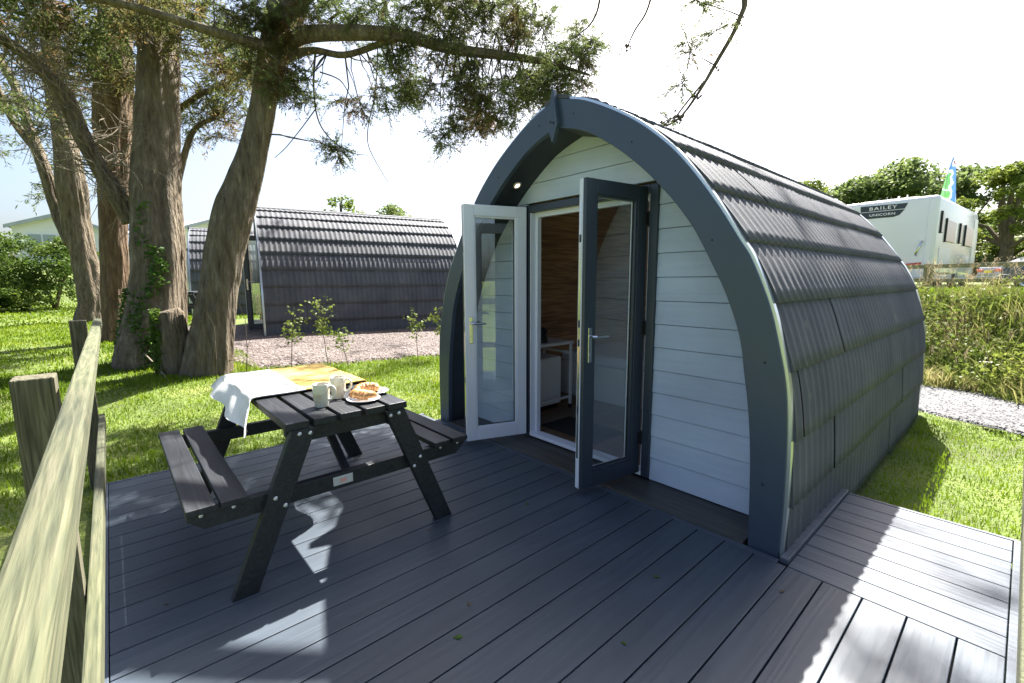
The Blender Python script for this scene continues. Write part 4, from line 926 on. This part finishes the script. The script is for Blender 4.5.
# dead twigs bristling from the crooked limb
m = MB(); Lb = catmull(PATHS['B1'], 8)
for k in range(230):
    q = Lb[random.randrange(4, len(Lb) - 1)]; a = Vector(q[:3]); d = Vector((random.gauss(0, 1), random.gauss(0, 1), random.gauss(.1, .7))).normalized(); l = random.uniform(.3, 1.1)
    pts = [a]; 
    for j in range(4):
        d = (d + Vector([random.gauss(0, .22) for _ in range(3)]) + Vector((0, 0, -.06))).normalized(); pts.append(pts[-1] + d * l / 4)
    m.tube(pts, [.009, .007, .005, .0035, .002], 4, cap=False)
    for j in (1, 2, 3):
        e = (d + Vector([random.gauss(0, .7) for _ in range(3)])).normalized(); m.tube([pts[j], pts[j] + e * l * .18, pts[j] + e * l * .3 + Vector((0, 0, -.02))], [.004, .003, .0015], 3, cap=False)
m.build('dead_twigs', 'deadtwig', t1)
m = MB(); L3 = catmull(PATHS['T3'], 8)
for k in range(70):
    q = L3[random.randrange(20, 44)]; a = Vector(q[:3]); d = Vector((random.gauss(.3, 1), random.gauss(0, 1), random.gauss(-.1, .5))).normalized(); l = random.uniform(.6, 1.5); pts = [a]
    for j in range(4):
        d = (d + Vector([random.gauss(0, .2) for _ in range(3)]) + Vector((0, 0, -.05))).normalized(); pts.append(pts[-1] + d * l / 4)
    m.tube(pts, [.013, .010, .007, .004, .002], 4, cap=False)
m.build('dead_twigs', 'deadtwig', t3)
# ivy on the thick trunk
def trunk_leaves(path, zr, ang, n, size, jitter=.03):
    c = catmull(PATHS[path], 10); z = RNG.uniform(0, 1, n) ** 1.35 * (zr[1] - zr[0]) + zr[0]
    x = np.interp(z, c[:, 2], c[:, 0]); y = np.interp(z, c[:, 2], c[:, 1]); r = np.interp(z, c[:, 2], c[:, 3])
    a = np.radians(RNG.normal(ang[0], ang[1], n)) + .35 * np.sin(z * 5); rr = r * 1.04 + np.abs(RNG.normal(0, jitter, n))
    return leaves(np.stack([x + np.cos(a) * rr, y + np.sin(a) * rr, z], 1), size)
G = [trunk_leaves('T1', (.15, 1.9), (-16, 11), 700, (.035, .06)), trunk_leaves('T1', (.1, 1.3), (-82, 13), 520, (.035, .06)), trunk_leaves('T1', (1.5, 2.5), (-24, 8), 130, (.035, .06))]
V, F = join(G); np_obj('ivy', V, F, 'ivy', t1)
# ivy covered stump
st = thing('tree_stump', 'short ivy-wrapped stump hugging the foot of the leaning trunk', 'stump', (-7.42, -1.80, .12))
mb = MB(); mb.tube([(0, 0, 0), (0, .01, .2), (.02, .02, .5), (.0, .01, .86), (0, 0, .9)], [.21, .17, .16, .155, .12], 20, ridge=lambda th, i, p: 1 + .12 * math.sin(5 * th + i) + .06 * math.sin(11 * th)); mb.build('wood', 'bark', st, smooth=True)
n = 800; a = RNG.uniform(-2.7, -.75, n); z = RNG.uniform(0, .92, n); rr = .17 + np.abs(RNG.normal(0, .018, n)); V, F = leaves(np.stack([np.cos(a) * rr, np.sin(a) * rr, z], 1), (.035, .07)); np_obj('ivy', V, F, 'hedge', st)
mb = MB(); mb.tube(catmull([q[:3] for q in PATHS['FB']], 5), [.011] * 6 + [.009] * 5 + [.006] * 5, 6); tag(mb.build('fallen_branch', 'deadtwig', None, smooth=True), 'thin bare branch leaning from the ivy trunk down to the grass', 'branch')

# broadleaf crowns
def crown(cs, n, size, rng=RNG):
    C = []
    tot = sum(r[3] * r[3] for r in cs)
    for (x, y, z, r, sq) in [(c[0], c[1], c[2], c[3], c[4] if len(c) > 4 else .8) for c in cs]:
        k = int(n * r * r / tot); d = rng.normal(size=(k, 3)); d /= np.linalg.norm(d, axis=1)[:, None]
        # sub-clumps on the shell
        m = max(6, int(14 * r)); sd = rng.normal(size=(m, 3)); sd /= np.linalg.norm(sd, axis=1)[:, None]; sd[:, 2] = np.abs(sd[:, 2]) * .9 - .25
        idx = rng.integers(0, m, k); cen = sd[idx] * r * .72; p = cen + d * r * .36 * np.cbrt(rng.uniform(.15, 1, k))[:, None]; p[:, 2] *= sq
        C.append(p + [x, y, z])
    return leaves(np.concatenate(C), size, .8)
def broad_tree(name, label, base, hh, blobs, n, size, m, group, tr=.25, limbs=True):
    x, y = base; z = H(x, y); t = thing(name, label, 'tree', (x, y, z), 0, group)
    V, F = crown(blobs, n, size); np_obj('crown', V, F, m, t)
    mb = MB(); top = hh * .62; rough_tube(mb, [(0, 0, -.2, tr * 1.5), (0, 0, .5, tr * 1.1), (.1, 0, hh * .3, tr), (-.05, .1, top, tr * .6), (0, 0, hh * .85, tr * .2)], 12, 4, .06)
    for b in blobs[:9]:
        s0 = hh * random.uniform(.22, .45); e = Vector(b[:3]); a = Vector((0, 0, s0)); mid = (a + e) / 2 + Vector((random.uniform(-.3, .3), random.uniform(-.3, .3), random.uniform(-.2, .5)))
        mb.tube([a, mid, e, e + (e - mid) * .35], [tr * .5, tr * .34, tr * .18, tr * .05], 7, cap=False)
    mb.build('trunk', 'bark', t, smooth=True); return t
def blobset(n, w, h0, h1, r, seed):
    rr = random.Random(seed); o = []
    for i in range(n):
        a = rr.uniform(0, 6.28); q = math.sqrt(rr.random()); z = rr.uniform(h0, h1); k = 1 - .55 * max(0, (z - h0) / (h1 - h0) - .45) / .55
        o.append((math.cos(a) * w * q * k, math.sin(a) * w * q * k, z, rr.uniform(r * .7, r * 1.25)))
    return o
TG = 'trees beyond the touring field'
for (lab, px, py, hh, w, nb, rb, n, mt, sd) in (
    ('low yellow-green tree just clearing the pod roof', -14.6, 44, 9.6, 3.4, 16, 1.6, 6500, 'leafB', 1),
    ('dark rounded tree left of the field, behind the caravan front', -11.4, 47.5, 10.7, 3.0, 16, 1.6, 6800, 'leafA', 2),
    ('tallest rounded tree directly above the caravan roof', -8.4, 49.5, 11.0, 3.4, 20, 1.7, 8200, 'leafA', 3),
    ('broad tree standing behind the feather flag', -5.4, 52.5, 10.3, 3.4, 18, 1.7, 7600, 'leafA', 4),
    ('dense dark tree closing the gap behind the caravan windows', -6.8, 60, 9.6, 3.4, 16, 1.8, 6000, 'leafA', 8)):
    broad_tree('broadleaf_tree', lab, (px, py), hh, blobset(nb, w, hh * .35, hh * .9, rb, sd), n, (.22, .42), mt, TG, .28)
broad_tree('broadleaf_tree', 'open spreading tree with a visible forked trunk at the right edge', (-1.3, 45), 8.3, blobset(30, 3.7, 3.6, 7.8, .9, 21), 9000, (.16, .32), 'leafB', TG, .34)
broad_tree('broadleaf_tree', 'small round dark bush-like tree below the spreading one', (-3.4, 47), 3.6, blobset(8, 1.2, 1.0, 2.8, .9, 12), 2600, (.15, .28), 'leafA', TG, .15)
broad_tree('broadleaf_tree', 'pale green tree line end beyond the parked car', (1.0, 58), 8.0, blobset(20, 4.5, 2.0, 6.6, 1.6, 14), 6000, (.22, .42), 'leafB', TG, .3)
broad_tree('broadleaf_tree', 'low pale scrub behind the car under the spreading tree', (-1.8, 54), 4.6, blobset(16, 4.0, .6, 3.6, 1.3, 15), 5200, (.2, .36), 'leafB', TG, .2)
BG = 'trees behind the second pod'
broad_tree('broadleaf_tree', 'rounded treetop showing over the left end of the second pod roof', (-27.0, 8.2), 6.0, blobset(12, 1.6, 2.5, 5.2, .9, 31), 3600, (.12, .24), 'leafB', BG, .2)
broad_tree('broadleaf_tree', 'smaller dark treetop showing over the middle of the second pod roof', (-26.5, 11.2), 5.6, blobset(10, 1.2, 2.5, 4.9, .8, 32), 3000, (.12, .24), 'leafA', BG, .18)
broad_tree('conifer_tree', 'golden-green evergreen at the far left above the hedge', (-25.5, -8.2), 6.6, blobset(20, 2.3, 2.0, 5.6, 1.1, 33), 7000, (.10, .22), 'conifer', None, .22)
# hedge on the left: separate shrubs
hb = [(-23.6, -8.6, 2.6, 'clipped hedge shrub at the far left, under the golden evergreen'), (-22.6, -7.0, 2.55, 'hedge shrub between the far-left shrub and the one behind the forked trunk'), (-22.4, -5.4, 2.5, 'bright hedge shrub in front of the cream static caravan'), (-22.2, -3.8, 2.45, 'hedge shrub ending just behind the forked pale cypress')]
for i, (x, y, hh, lab) in enumerate(hb):
    z = H(x, y); t = thing('hedge_shrub', lab, 'shrub', (x, y, z), 0, 'shrubs forming the left hedge')
    V, F = crown(blobset(22, 1.5, .3, hh - .4, .68, 60 + i), 12500, (.05, .105)); np_obj('foliage', V, F, 'hedge', t)
    mb = MB(); 
    for k in range(5):
        a = random.uniform(0, 6.28); mb.tube([(0, 0, -.1), (.3 * math.cos(a), .3 * math.sin(a), hh * .4), (.6 * math.cos(a), .6 * math.sin(a), hh * .75)], [.05, .03, .01], 6)
    mb.build('stems', 'twig', t)
for i, (x, y, hh, w, lab) in enumerate([(-21.0, -6.6, .8, 1.5, 'low dark shrub trailing at the foot of the left hedge'), (-20.4, -5.0, .6, 1.1, 'ankle-high shrub on the lawn edge in front of the hedge')]):
    t = thing('low_shrub', lab, 'shrub', (x, y, H(x, y)), 0, 'low shrubs by the hedge'); V, F = crown(blobset(9, w, .15, hh * .7, .45, 80 + i), 3000, (.06, .13)); np_obj('foliage', V, F, 'hedge', t)

# saplings along the gravel edge
sp = [(-6.78, -.52, .85, 'leafy young shrub at the gravel edge, left of the fuller sapling', 1.0), (-6.72, -.02, .95, 'fullest sapling, bright leaves, behind the ochre half of the blanket', 1.5), (-6.55, .22, .5, 'short leaning sapling beside the fullest one', .5), (-6.45, 1.33, .72, 'thin sapling with a few leaves, left of the pair by the pod leg', .6), (-6.42, 1.72, .80, 'thin sapling nearest to the leg of the near pod', .5)]
for i, (x, y, hh, lab, den) in enumerate(sp):
    z = H(x, y); t = thing('sapling', lab, 'sapling', (x, y, z), 0, 'saplings along the gravel yard'); rr = random.Random(40 + i); mb = MB(); LV = []
    top = Vector((rr.uniform(-.12, .12), rr.uniform(-.12, .12), hh)); mb.tube([(0, 0, -.03), top * .5 + Vector((rr.uniform(-.04, .04), 0, 0)), top], [.007, .005, .002], 5)
    for k in range(int(9 + 10 * den)):
        f = rr.uniform(.45, 1.0); a = top * f; d = Vector((rr.gauss(0, 1), rr.gauss(0, 1), .5)).normalized() * rr.uniform(.10, .22); mb.tube([a, a + d], [.003, .0015], 4, cap=False)
        for q in range(9): LV.append(tuple(a + d * rr.uniform(.3, 1.15) + Vector([rr.gauss(0, .025) for _ in range(3)])))
    mb.build('stem', 'twig', t); V, F = leaves(np.array(LV), (.035, .06)); np_obj('leaves', V, F, 'leafB', t)
for i, (x, y, lab) in enumerate([(-6.95, -1.05, 'bare leafless whip growing beside the leaning trunk'), (-6.35, -1.5, 'bare bent whip leaning over the grass before the stump')]):
    z = H(x, y); mb = MB(); mb.tube([(0, 0, -.02), (.02, .03, .35), (-.06, .05, .75), (-.02, -.02, .95)], [.006, .005, .004, .002], 5); mb.tube([(.02, .03, .35), (.12, .1, .6)], [.003, .0015], 4); tag(mb.build('bare_sapling', 'twig', None, loc=(x, y, z)), lab, 'sapling')
# fallen leaves and debris on the deck
dl = [(-2.62, -.86, 0), (-1.42, -1.32, 1), (-1.30, -1.46, 2), (-2.05, -1.14, 3), (-.98, -.55, 4), (-1.15, -1.7, 5), (-.85, -1.0, 6), (-.55, -.22, 7), (-1.9, -.52, 8), (-2.3, -2.3, 9), (-3.0, -.75, 10)]
for x, y, k in dl:
    mb = MB(); a = k * 1.3; s = .012 + .004 * (k % 3); mb.add([(0, -s, .001), (s * .6, 0, .004), (0, s * 1.1, .001), (-s * .6, 0, .003)], [(0, 1, 2), (0, 2, 3)])
    tag(mb.build('fallen_leaf', 'twig' if k % 2 else 'ivy', None, loc=(x, y, .001), rotz=a), 'tiny dry leaf scrap lying on the deck boards', 'leaf', 'leaf scraps on the deck')
# ------------------------------------------------------------------ field behind the bank
rf = thing('rail_fence', 'low two-rail timber fence along the top of the weedy bank', 'fence')
dv = Vector((.89, -.456, 0)); p0 = Vector((-1.29, 9.87, 0))
for k in (-2, -1, 0, 1, 2):
    p = p0 + dv * 2.0 * k; g = H(p.x, p.y); m = MB(); m.box(-.06, .06, -.06, .06, g - .3, 1.70); m.build('post', 'oldrail', rf, bevel=.006, loc=(p.x, p.y, 0), rotz=R(-27.1))
a = math.atan2(dv.y, dv.x)
for z0, z1 in ((1.60, 1.68), (1.33, 1.40)):
    MB().box(-6, 5, -.085, -.062, z0, z1).build('rail', 'oldrail', rf, bevel=.004, loc=(p0.x, p0.y, 0), rotz=a)

def text_mesh(name, s, size, mtx, m, parent, spacing=1.0, ext=.004, shear=0):
    cu = bpy.data.curves.new(name, 'FONT'); cu.body = s; cu.size = size; cu.extrude = ext; cu.align_x = 'CENTER'; cu.align_y = 'CENTER'; cu.space_character = spacing; cu.shear = shear; cu.offset = size * .012
    tmp = bpy.data.objects.new(name, cu); COL.objects.link(tmp); dg = bpy.context.evaluated_depsgraph_get(); me = bpy.data.meshes.new_from_object(tmp.evaluated_get(dg)); bpy.data.objects.remove(tmp)
    me.transform(mtx); me.materials.clear(); me.materials.append(M[m]); o = bpy.data.objects.new(name, me); COL.objects.link(o); o.parent = parent; return o
def touring_caravan():
    c = thing('touring_caravan', 'white touring caravan parked beyond the rail fence, dark name badge on its end', 'caravan', (-1.683, 13.99, 1.10), R(-4))
    Hh = 2.48; W = 2.29; L = 6.1
    b = MB(); b.prism([(0, .42), (0, Hh - .02), (.10, Hh), (L - .5, Hh), (L - .05, Hh - .55), (L, .9), (L - .3, .42)], 'x', -W, 0); bo = b.build('body', 'vanwhite', c, bevel=.10)
    bo.modifiers['bevel'].segments = 4; bo.data.polygons.foreach_set('use_smooth', [True] * len(bo.data.polygons)); bo.data.update()
    k = MB(); k.prism([(-.18, .30), (.0, .30), (.02, .62), (-.18, .62)], 'x', -W + .03, -.03); k.build('bumper', 'vanwhite', c, bevel=.04)
    k = MB(); k.box(-W + .06, -.06, .02, L - .3, .24, .43); k.build('skirt', 'vanwhite', c, bevel=.02)
    d = MB(); d.prism([(-1.70, 2.36), (-.64, 2.34), (-.70, 2.20), (-1.685, 2.20)], 'y', -.012, -.002); bd = d.build('badge', 'decal', c)
    d = MB(); d.prism([(-1.685, 2.18), (-.70, 2.18), (-.80, 2.04), (-.92, 2.00), (-1.52, 2.00), (-1.64, 2.06)], 'y', -.012, -.002); bd2 = d.build('badge', 'decal', c)
    RX = Matrix.Rotation(R(90), 4, 'X')
    text_mesh('lettering', 'BAILEY', .125, Matrix.Translation((-1.18, -.016, 2.268)) @ Matrix.Diagonal((1.35, 1, 1, 1)) @ RX, 'vanwhite', bd, 1.25)
    text_mesh('lettering', 'UNICORN', .095, Matrix.Translation((-1.18, -.016, 2.09)) @ Matrix.Diagonal((1.25, 1, 1, 1)) @ RX, 'vanwhite', bd2, 1.1)
    # rear: grab handle, lamps, seams
    g = MB(); g.tube([(-.36, -.0, .93), (-.36, -.07, .97), (-.27, -.07, 1.25), (-.27, -.0, 1.29)], .028, 8); g.build('grab_handle', 'chrome', c, smooth=True)
    g = MB(); g.prism([(-.72, .62), (-.24, .66), (-.22, .74), (-.70, .70)], 'y', -.05, .02); g.build('tail_lamp', 'red', c, bevel=.01)
    g = MB(); g.prism([(-W + .24, .66), (-W + .72, .62), (-W + .70, .70), (-W + .22, .74)], 'y', -.05, .02); g.build('tail_lamp', 'red', c, bevel=.01)
    g = MB(); g.box(-1.1, -.6, -.03, -.001, .52, .60); g.build('lamp', 'red', c, bevel=.01)
    for x in (-.20, -W + .20):
        g = MB(); g.box(x - .006, x + .006, -.004, .01, .65, 2.35); g.build('moulding', 'upvc', c)
    # side: windows, door, lockers, wheel
    for (y0, y1, z0, z1) in ((.30, .62, 1.52, 2.06), (.95, 2.25, 1.32, 1.92), (2.85, 3.25, 1.36, 1.92), (3.65, 5.0, 1.32, 1.92)):
        g = MB(); g.box(.001, .03, y0, y1, z0, z1); w = g.build('window', 'darkglass', c, bevel=.02)
        g = MB(); g.box(.0005, .045, y0 - .02, y0 + .03, z0 - .02, z1 + .02); g.build('frame', 'black', w, bevel=.005)
    g = MB(); g.box(.001, .008, 5.15, 5.75, .46, 2.25); g.build('door', 'upvc', c, bevel=.01)
    g = MB(); g.box(.001, .010, .5, 2.0, .62, 1.15); g.build('locker', 'upvc', c, bevel=.01)
    g = MB(); g.lathe([(0, -.16), (.20, -.16), (.31, -.14), (.32, -.02), (.20, 0), (0, 0)], (-.02, 3.3, .32), 24, axis='x'); g.build('wheel', 'black', c, smooth=True)
    g = MB(); g.lathe([(0, -.01), (.19, -.01), (.19, .01), (0, .015)], (-.01, 3.3, .32), 16, axis='x'); g.build('rim', 'chrome', c)
    for y in (.25, 5.2):
        g = MB(); g.box(-.32, -.26, y, y + .06, -.08, .42); g.build('corner_steady', 'chrome', c)
    g = MB(); g.box(-W + .5, -.5, .4, 5.0, Hh - .005, Hh + .06); g.build('roof_light', 'vanwhite', c, bevel=.03)
touring_caravan()

def parked_car():
    c = thing('parked_car', 'dark blue-grey saloon with a yellow rear number plate beyond the caravan', 'car', (-.80, 27.1, .985), math.atan2(.48, .88))
    # local x runs forward, y to the left; rear right corner at the origin
    P = [(.02, .32), (0, .62), (.04, .92), (.10, .98), (.75, 1.02), (1.45, 1.40), (2.75, 1.42), (3.45, 1.02), (4.35, .88), (4.50, .60), (4.48, .30)]
    n = len(P); Wd = 1.8; cols = [(0.0, 1.0)]
    def inset(z): return .04 + (.22 * max(0, (z - .95) / .47))
    rows = []
    for f in (0, 1):
        pass
    v = []; 
    for (x, z) in P:
        i = inset(z); v += [(x, i, z), (x, Wd - i, z)]
    f = [(2 * k, 2 * k + 2, 2 * k + 3, 2 * k + 1) for k in range(n - 1)]; f += [tuple(2 * k for k in range(n))[::-1], tuple(2 * k + 1 for k in range(n)), (0, 1, 2 * n - 1, 2 * n - 2)]
    m = MB(); m.add(v, f); m.build('body', 'carpaint', c, bevel=.045)
    g = MB(); g.add([(1.02, .06, 1.04), (1.50, .20, 1.35), (2.70, .20, 1.37), (3.25, .06, 1.06)], [(0, 1, 2, 3)]); g.add([(.82, .14, 1.055), (1.42, .28, 1.375), (1.42, Wd - .28, 1.375), (.82, Wd - .14, 1.055)], [(0, 1, 2, 3)])
    for i in range(len(g.v)): x, y, z = g.v[i]; g.v[i] = (x - (.03 if i > 3 else 0), y - (.012 if i < 4 else 0), z + .012)
    g.build('window', 'darkglass', c)
    for (x, y) in ((.85, .0), (3.55, .0), (.85, Wd), (3.55, Wd)):
        s = -1 if y == 0 else 1
        w = MB(); w.lathe([(0, -.10), (.30, -.10), (.325, -.06), (.325, .06), (.30, .10), (.22, .10), (0, .09)], (x, y + (.11 if y == 0 else -.11), .325), 26, axis='y'); wo = w.build('wheel', 'black', c, smooth=True)
        w = MB()
        w.lathe([(.15, 0), (.23, 0), (.235, s * .012), (.15, s * .006)], (x, y + (.008 if y == 0 else -.008), .325), 22, axis='y'); w.lathe([(0, 0), (.06, 0), (.06, s * .02), (0, s * .02)], (x, y + (.008 if y == 0 else -.008), .325), 12, axis='y')
        for k in range(8):
            a = k * math.pi / 4; w.tube([(x + .05 * math.cos(a), y + (.0 if y == 0 else 0), .325 + .05 * math.sin(a)), (x + .22 * math.cos(a), y, .325 + .22 * math.sin(a))], .016, 5)
        w.build('rim', 'chrome', wo)
    for y0, y1 in ((.06, .44), (Wd - .44, Wd - .06)):
        g = MB(); g.box(-.025, .06, y0, y1, .72, .86); g.build('tail_lamp', 'red', c, bevel=.02)
    g = MB(); g.box(-.035, -.0, .64, 1.16, .68, .80); g.build('number_plate', 'plate', c)
    g = MB(); g.box(-.06, .05, .05, Wd - .05, .32, .55); g.build('bumper', 'carpaint', c, bevel=.03)
    g = MB(); g.box(1.5, 1.68, -.10, .06, 1.03, 1.14); g.build('wing_mirror', 'carpaint', c, bevel=.03) if False else None
parked_car()
# second parked vehicle hint: dark grey car nearer the caravan end is the awning
def flag():
    f = thing('feather_flag', 'green, white and blue feather flag rising behind the caravan roof', 'flag', (-2.0, 17.6, 1.05), R(10))
    m = MB(); m.tube([(0, 0, 0), (0, 0, 2.6), (.03, 0, 3.6), (.16, 0, 4.15)], [.025, .02, .012, .006], 8); m.build('pole', 'chrome', f, smooth=True)
    n = 22; V = []; F = []
    for i in range(n):
        t = i / (n - 1); z = 1.9 + 2.25 * t; w = .58 * (1 - t) ** .6 * (1 - .15 * t); x0 = -.16 * (1 - t) + .13 * t ** 3
        for k in range(8):
            u = k / 7; V.append((x0 + w * u, .05 * math.sin(u * 5 + t * 6) * (1 - t * .6), z - .12 * u))
    F = [(i * 8 + k, i * 8 + k + 1, (i + 1) * 8 + k + 1, (i + 1) * 8 + k) for i in range(n - 1) for k in range(7)]
    mm, nt = new_mat('striped_flag_cloth'); out = N(nt, 'ShaderNodeOutputMaterial'); p = N(nt, 'ShaderNodeBsdfPrincipled'); p.inputs['Roughness'].default_value = .8
    tc = N(nt, 'ShaderNodeTexCoord'); sx = N(nt, 'ShaderNodeSeparateXYZ'); nt.links.new(tc.outputs['Object'], sx.inputs[0])
    nz = N(nt, 'ShaderNodeTexNoise'); nz.inputs['Scale'].default_value = 2.2; nt.links.new(tc.outputs['Object'], nz.inputs['Vector'])
    a1 = N(nt, 'ShaderNodeMath', operation='MULTIPLY_ADD'); a1.inputs[1].default_value = 1.3; nt.links.new(sx.outputs['X'], a1.inputs[0]); nt.links.new(nz.outputs['Fac'], a1.inputs[2])
    r = N(nt, 'ShaderNodeValToRGB'); r.color_ramp.interpolation = 'CONSTANT'; e = r.color_ramp.elements
    st = [(.0, (.28, .58, .22)), (.42, (.32, .60, .30)), (.50, (.75, .78, .8)), (.62, (.25, .45, .72)), (.84, (.75, .78, .8)), (.93, (.6, .3, .3)), (.98, (.75, .78, .8))]
    while len(e) < len(st): e.new(.5)
    for i, (q, c) in enumerate(st): e[i].position = q; e[i].color = c4(c)
    nt.links.new(a1.outputs[0], r.inputs['Fac']); nt.links.new(r.outputs['Color'], p.inputs['Base Color'])
    tl = N(nt, 'ShaderNodeBsdfTranslucent'); mx = N(nt, 'ShaderNodeMixShader'); mx.inputs[0].default_value = .4; nt.links.new(r.outputs['Color'], tl.inputs['Color'])
    nt.links.new(p.outputs[0], mx.inputs[1]); nt.links.new(tl.outputs[0], mx.inputs[2]); nt.links.new(mx.outputs[0], out.inputs[0]); M['flag'] = mm
    m = MB(); m.add(V, F); o = m.build('sail', 'flag', f, smooth=True); o.modifiers.new('s', 'SOLIDIFY').thickness = .004
flag()
def static_caravan(label, x, y, z, rz, W=3.8, L=9, wall=2.3, ro=.75, group='static caravans behind the trees'):
    c = thing('static_caravan', label, 'static caravan', (x, y, z), rz, group)
    # gable end looks along local -y
    m = MB(); m.prism([(-W / 2, .0), (W / 2, .0), (W / 2, wall), (0, wall + ro), (-W / 2, wall)], 'y', 0, L); m.build('walls', 'cream', c)
    r = MB()
    for s in (-1, 1):
        r.prism([(0, wall + ro + .004), (s * (W / 2 + .22), wall - .055), (s * (W / 2 + .22), wall + .03), (0, wall + ro + .10)], 'y', -.28, L + .2)
    r.build('roof', 'greyroof', c)
    r = MB()
    for s in (-1, 1): r.prism([(0, wall + ro - .09), (s * (W / 2 + .25), wall - .16), (s * (W / 2 + .25), wall + .04), (0, wall + ro + .12)], 'y', -.33, -.285)
    r.build('bargeboard', 'greyroof', c)
    for (xa, xb, za, zb) in ((-1.45, -.15, .75, 1.95), (.15, 1.45, .75, 1.95)):
        w = MB(); w.box(xa, xb, -.035, -.002, za, zb); wo = w.build('window_frame', 'upvc', c)
        w = MB(); w.box(xa + .07, (xa + xb) / 2 - .03, -.040, -.0355, za + .07, zb - .07); w.box((xa + xb) / 2 + .03, xb - .07, -.040, -.0355, za + .07, zb - .07); w.build('pane', 'skyglass', wo)
    for yy in (1.2, 4.0, 6.4):
        for s in (-1, 1):
            w = MB(); xx = s * W / 2; w.box(min(xx, xx + s * .03), max(xx, xx + s * .03), yy, yy + 1.3, .85, 1.9); wo = w.build('window_frame', 'upvc', c)
            w = MB(); xx = s * (W / 2 + .031); w.box(min(xx, xx + s * .005), max(xx, xx + s * .005), yy + .07, yy + 1.23, .92, 1.83); w.build('pane', 'skyglass', wo)
M['skyglass'] = mat('pale_curtained_window', (.33, .38, .43), .1, spec=.8)
static_caravan('cream static caravan with a blue-grey gable above the left hedge', -38.5, -4.2, H(-38.5, -4.2) - .15, R(84), W=4.0)
static_caravan('static caravan glimpsed between the forked trunk and the brown trunk', -41.5, .2, H(-41.5, .2), R(84), W=4.0)
static_caravan('static caravan with a tiled roof peeking over the farthest pod', -35.5, 3.0, H(-35, 3) + .35, R(112), W=4.0)
static_caravan('white static caravan just visible between the second pod and the open white door leaf', -24.5, 15.4, 1.45, R(125), W=3.4, L=7)

# ------------------------------------------------------------------ light, sky, camera
w = bpy.data.worlds.new('World'); scene.world = w; w.use_nodes = True; nt = w.node_tree; nt.nodes.clear()
o = nt.nodes.new('ShaderNodeOutputWorld'); bg = nt.nodes.new('ShaderNodeBackground'); sk = nt.nodes.new('ShaderNodeTexSky')
sk.sky_type = 'NISHITA'; sk.sun_disc = False; ELEV = math.atan2(1, math.hypot(.327, .75)); AZ = math.atan2(-.327, .75)
sk.sun_elevation = ELEV; sk.sun_rotation = AZ; sk.air_density = .9; sk.dust_density = 4.0; sk.ozone_density = 1.4; sk.altitude = 0
nt.links.new(sk.outputs[0], bg.inputs[0]); bg.inputs[1].default_value = SKY; nt.links.new(bg.outputs[0], o.inputs[0])
sl = bpy.data.lights.new('sun', 'SUN'); sl.energy = SUN; sl.angle = R(.55); sl.color = (1, .965, .90); so = bpy.data.objects.new('sun', sl); COL.objects.link(so)
so.rotation_euler = Vector((.327, -.75, -1)).to_track_quat('-Z', 'Y').to_euler()
cd = bpy.data.cameras.new('camera'); cam = bpy.data.objects.new('camera', cd); COL.objects.link(cam); scene.camera = cam
cd.sensor_width = 36; cd.lens = 453.6 * 36 / 1024; cd.clip_start = .02; cd.clip_end = 2000
yaw, pitch, roll = R(-48.53), R(-7.63), R(-.20)
f = Vector((math.sin(yaw) * math.cos(pitch), math.cos(yaw) * math.cos(pitch), math.sin(pitch))); r = Vector((math.cos(yaw), -math.sin(yaw), 0)); u = r.cross(f)
r2 = r * math.cos(roll) + u * math.sin(roll); u2 = -r * math.sin(roll) + u * math.cos(roll)
cam.matrix_world = Matrix(((r2.x, u2.x, -f.x, .051), (r2.y, u2.y, -f.y, -2.367), (r2.z, u2.z, -f.z, 1.390), (0, 0, 0, 1)))
scene.view_settings.view_transform = 'Standard'; scene.view_settings.look = 'None'; scene.view_settings.exposure = EXPO; scene.view_settings.gamma = 1
scene.cycles.max_bounces = 8; scene.cycles.transparent_max_bounces = 12; scene.cycles.use_denoising = True
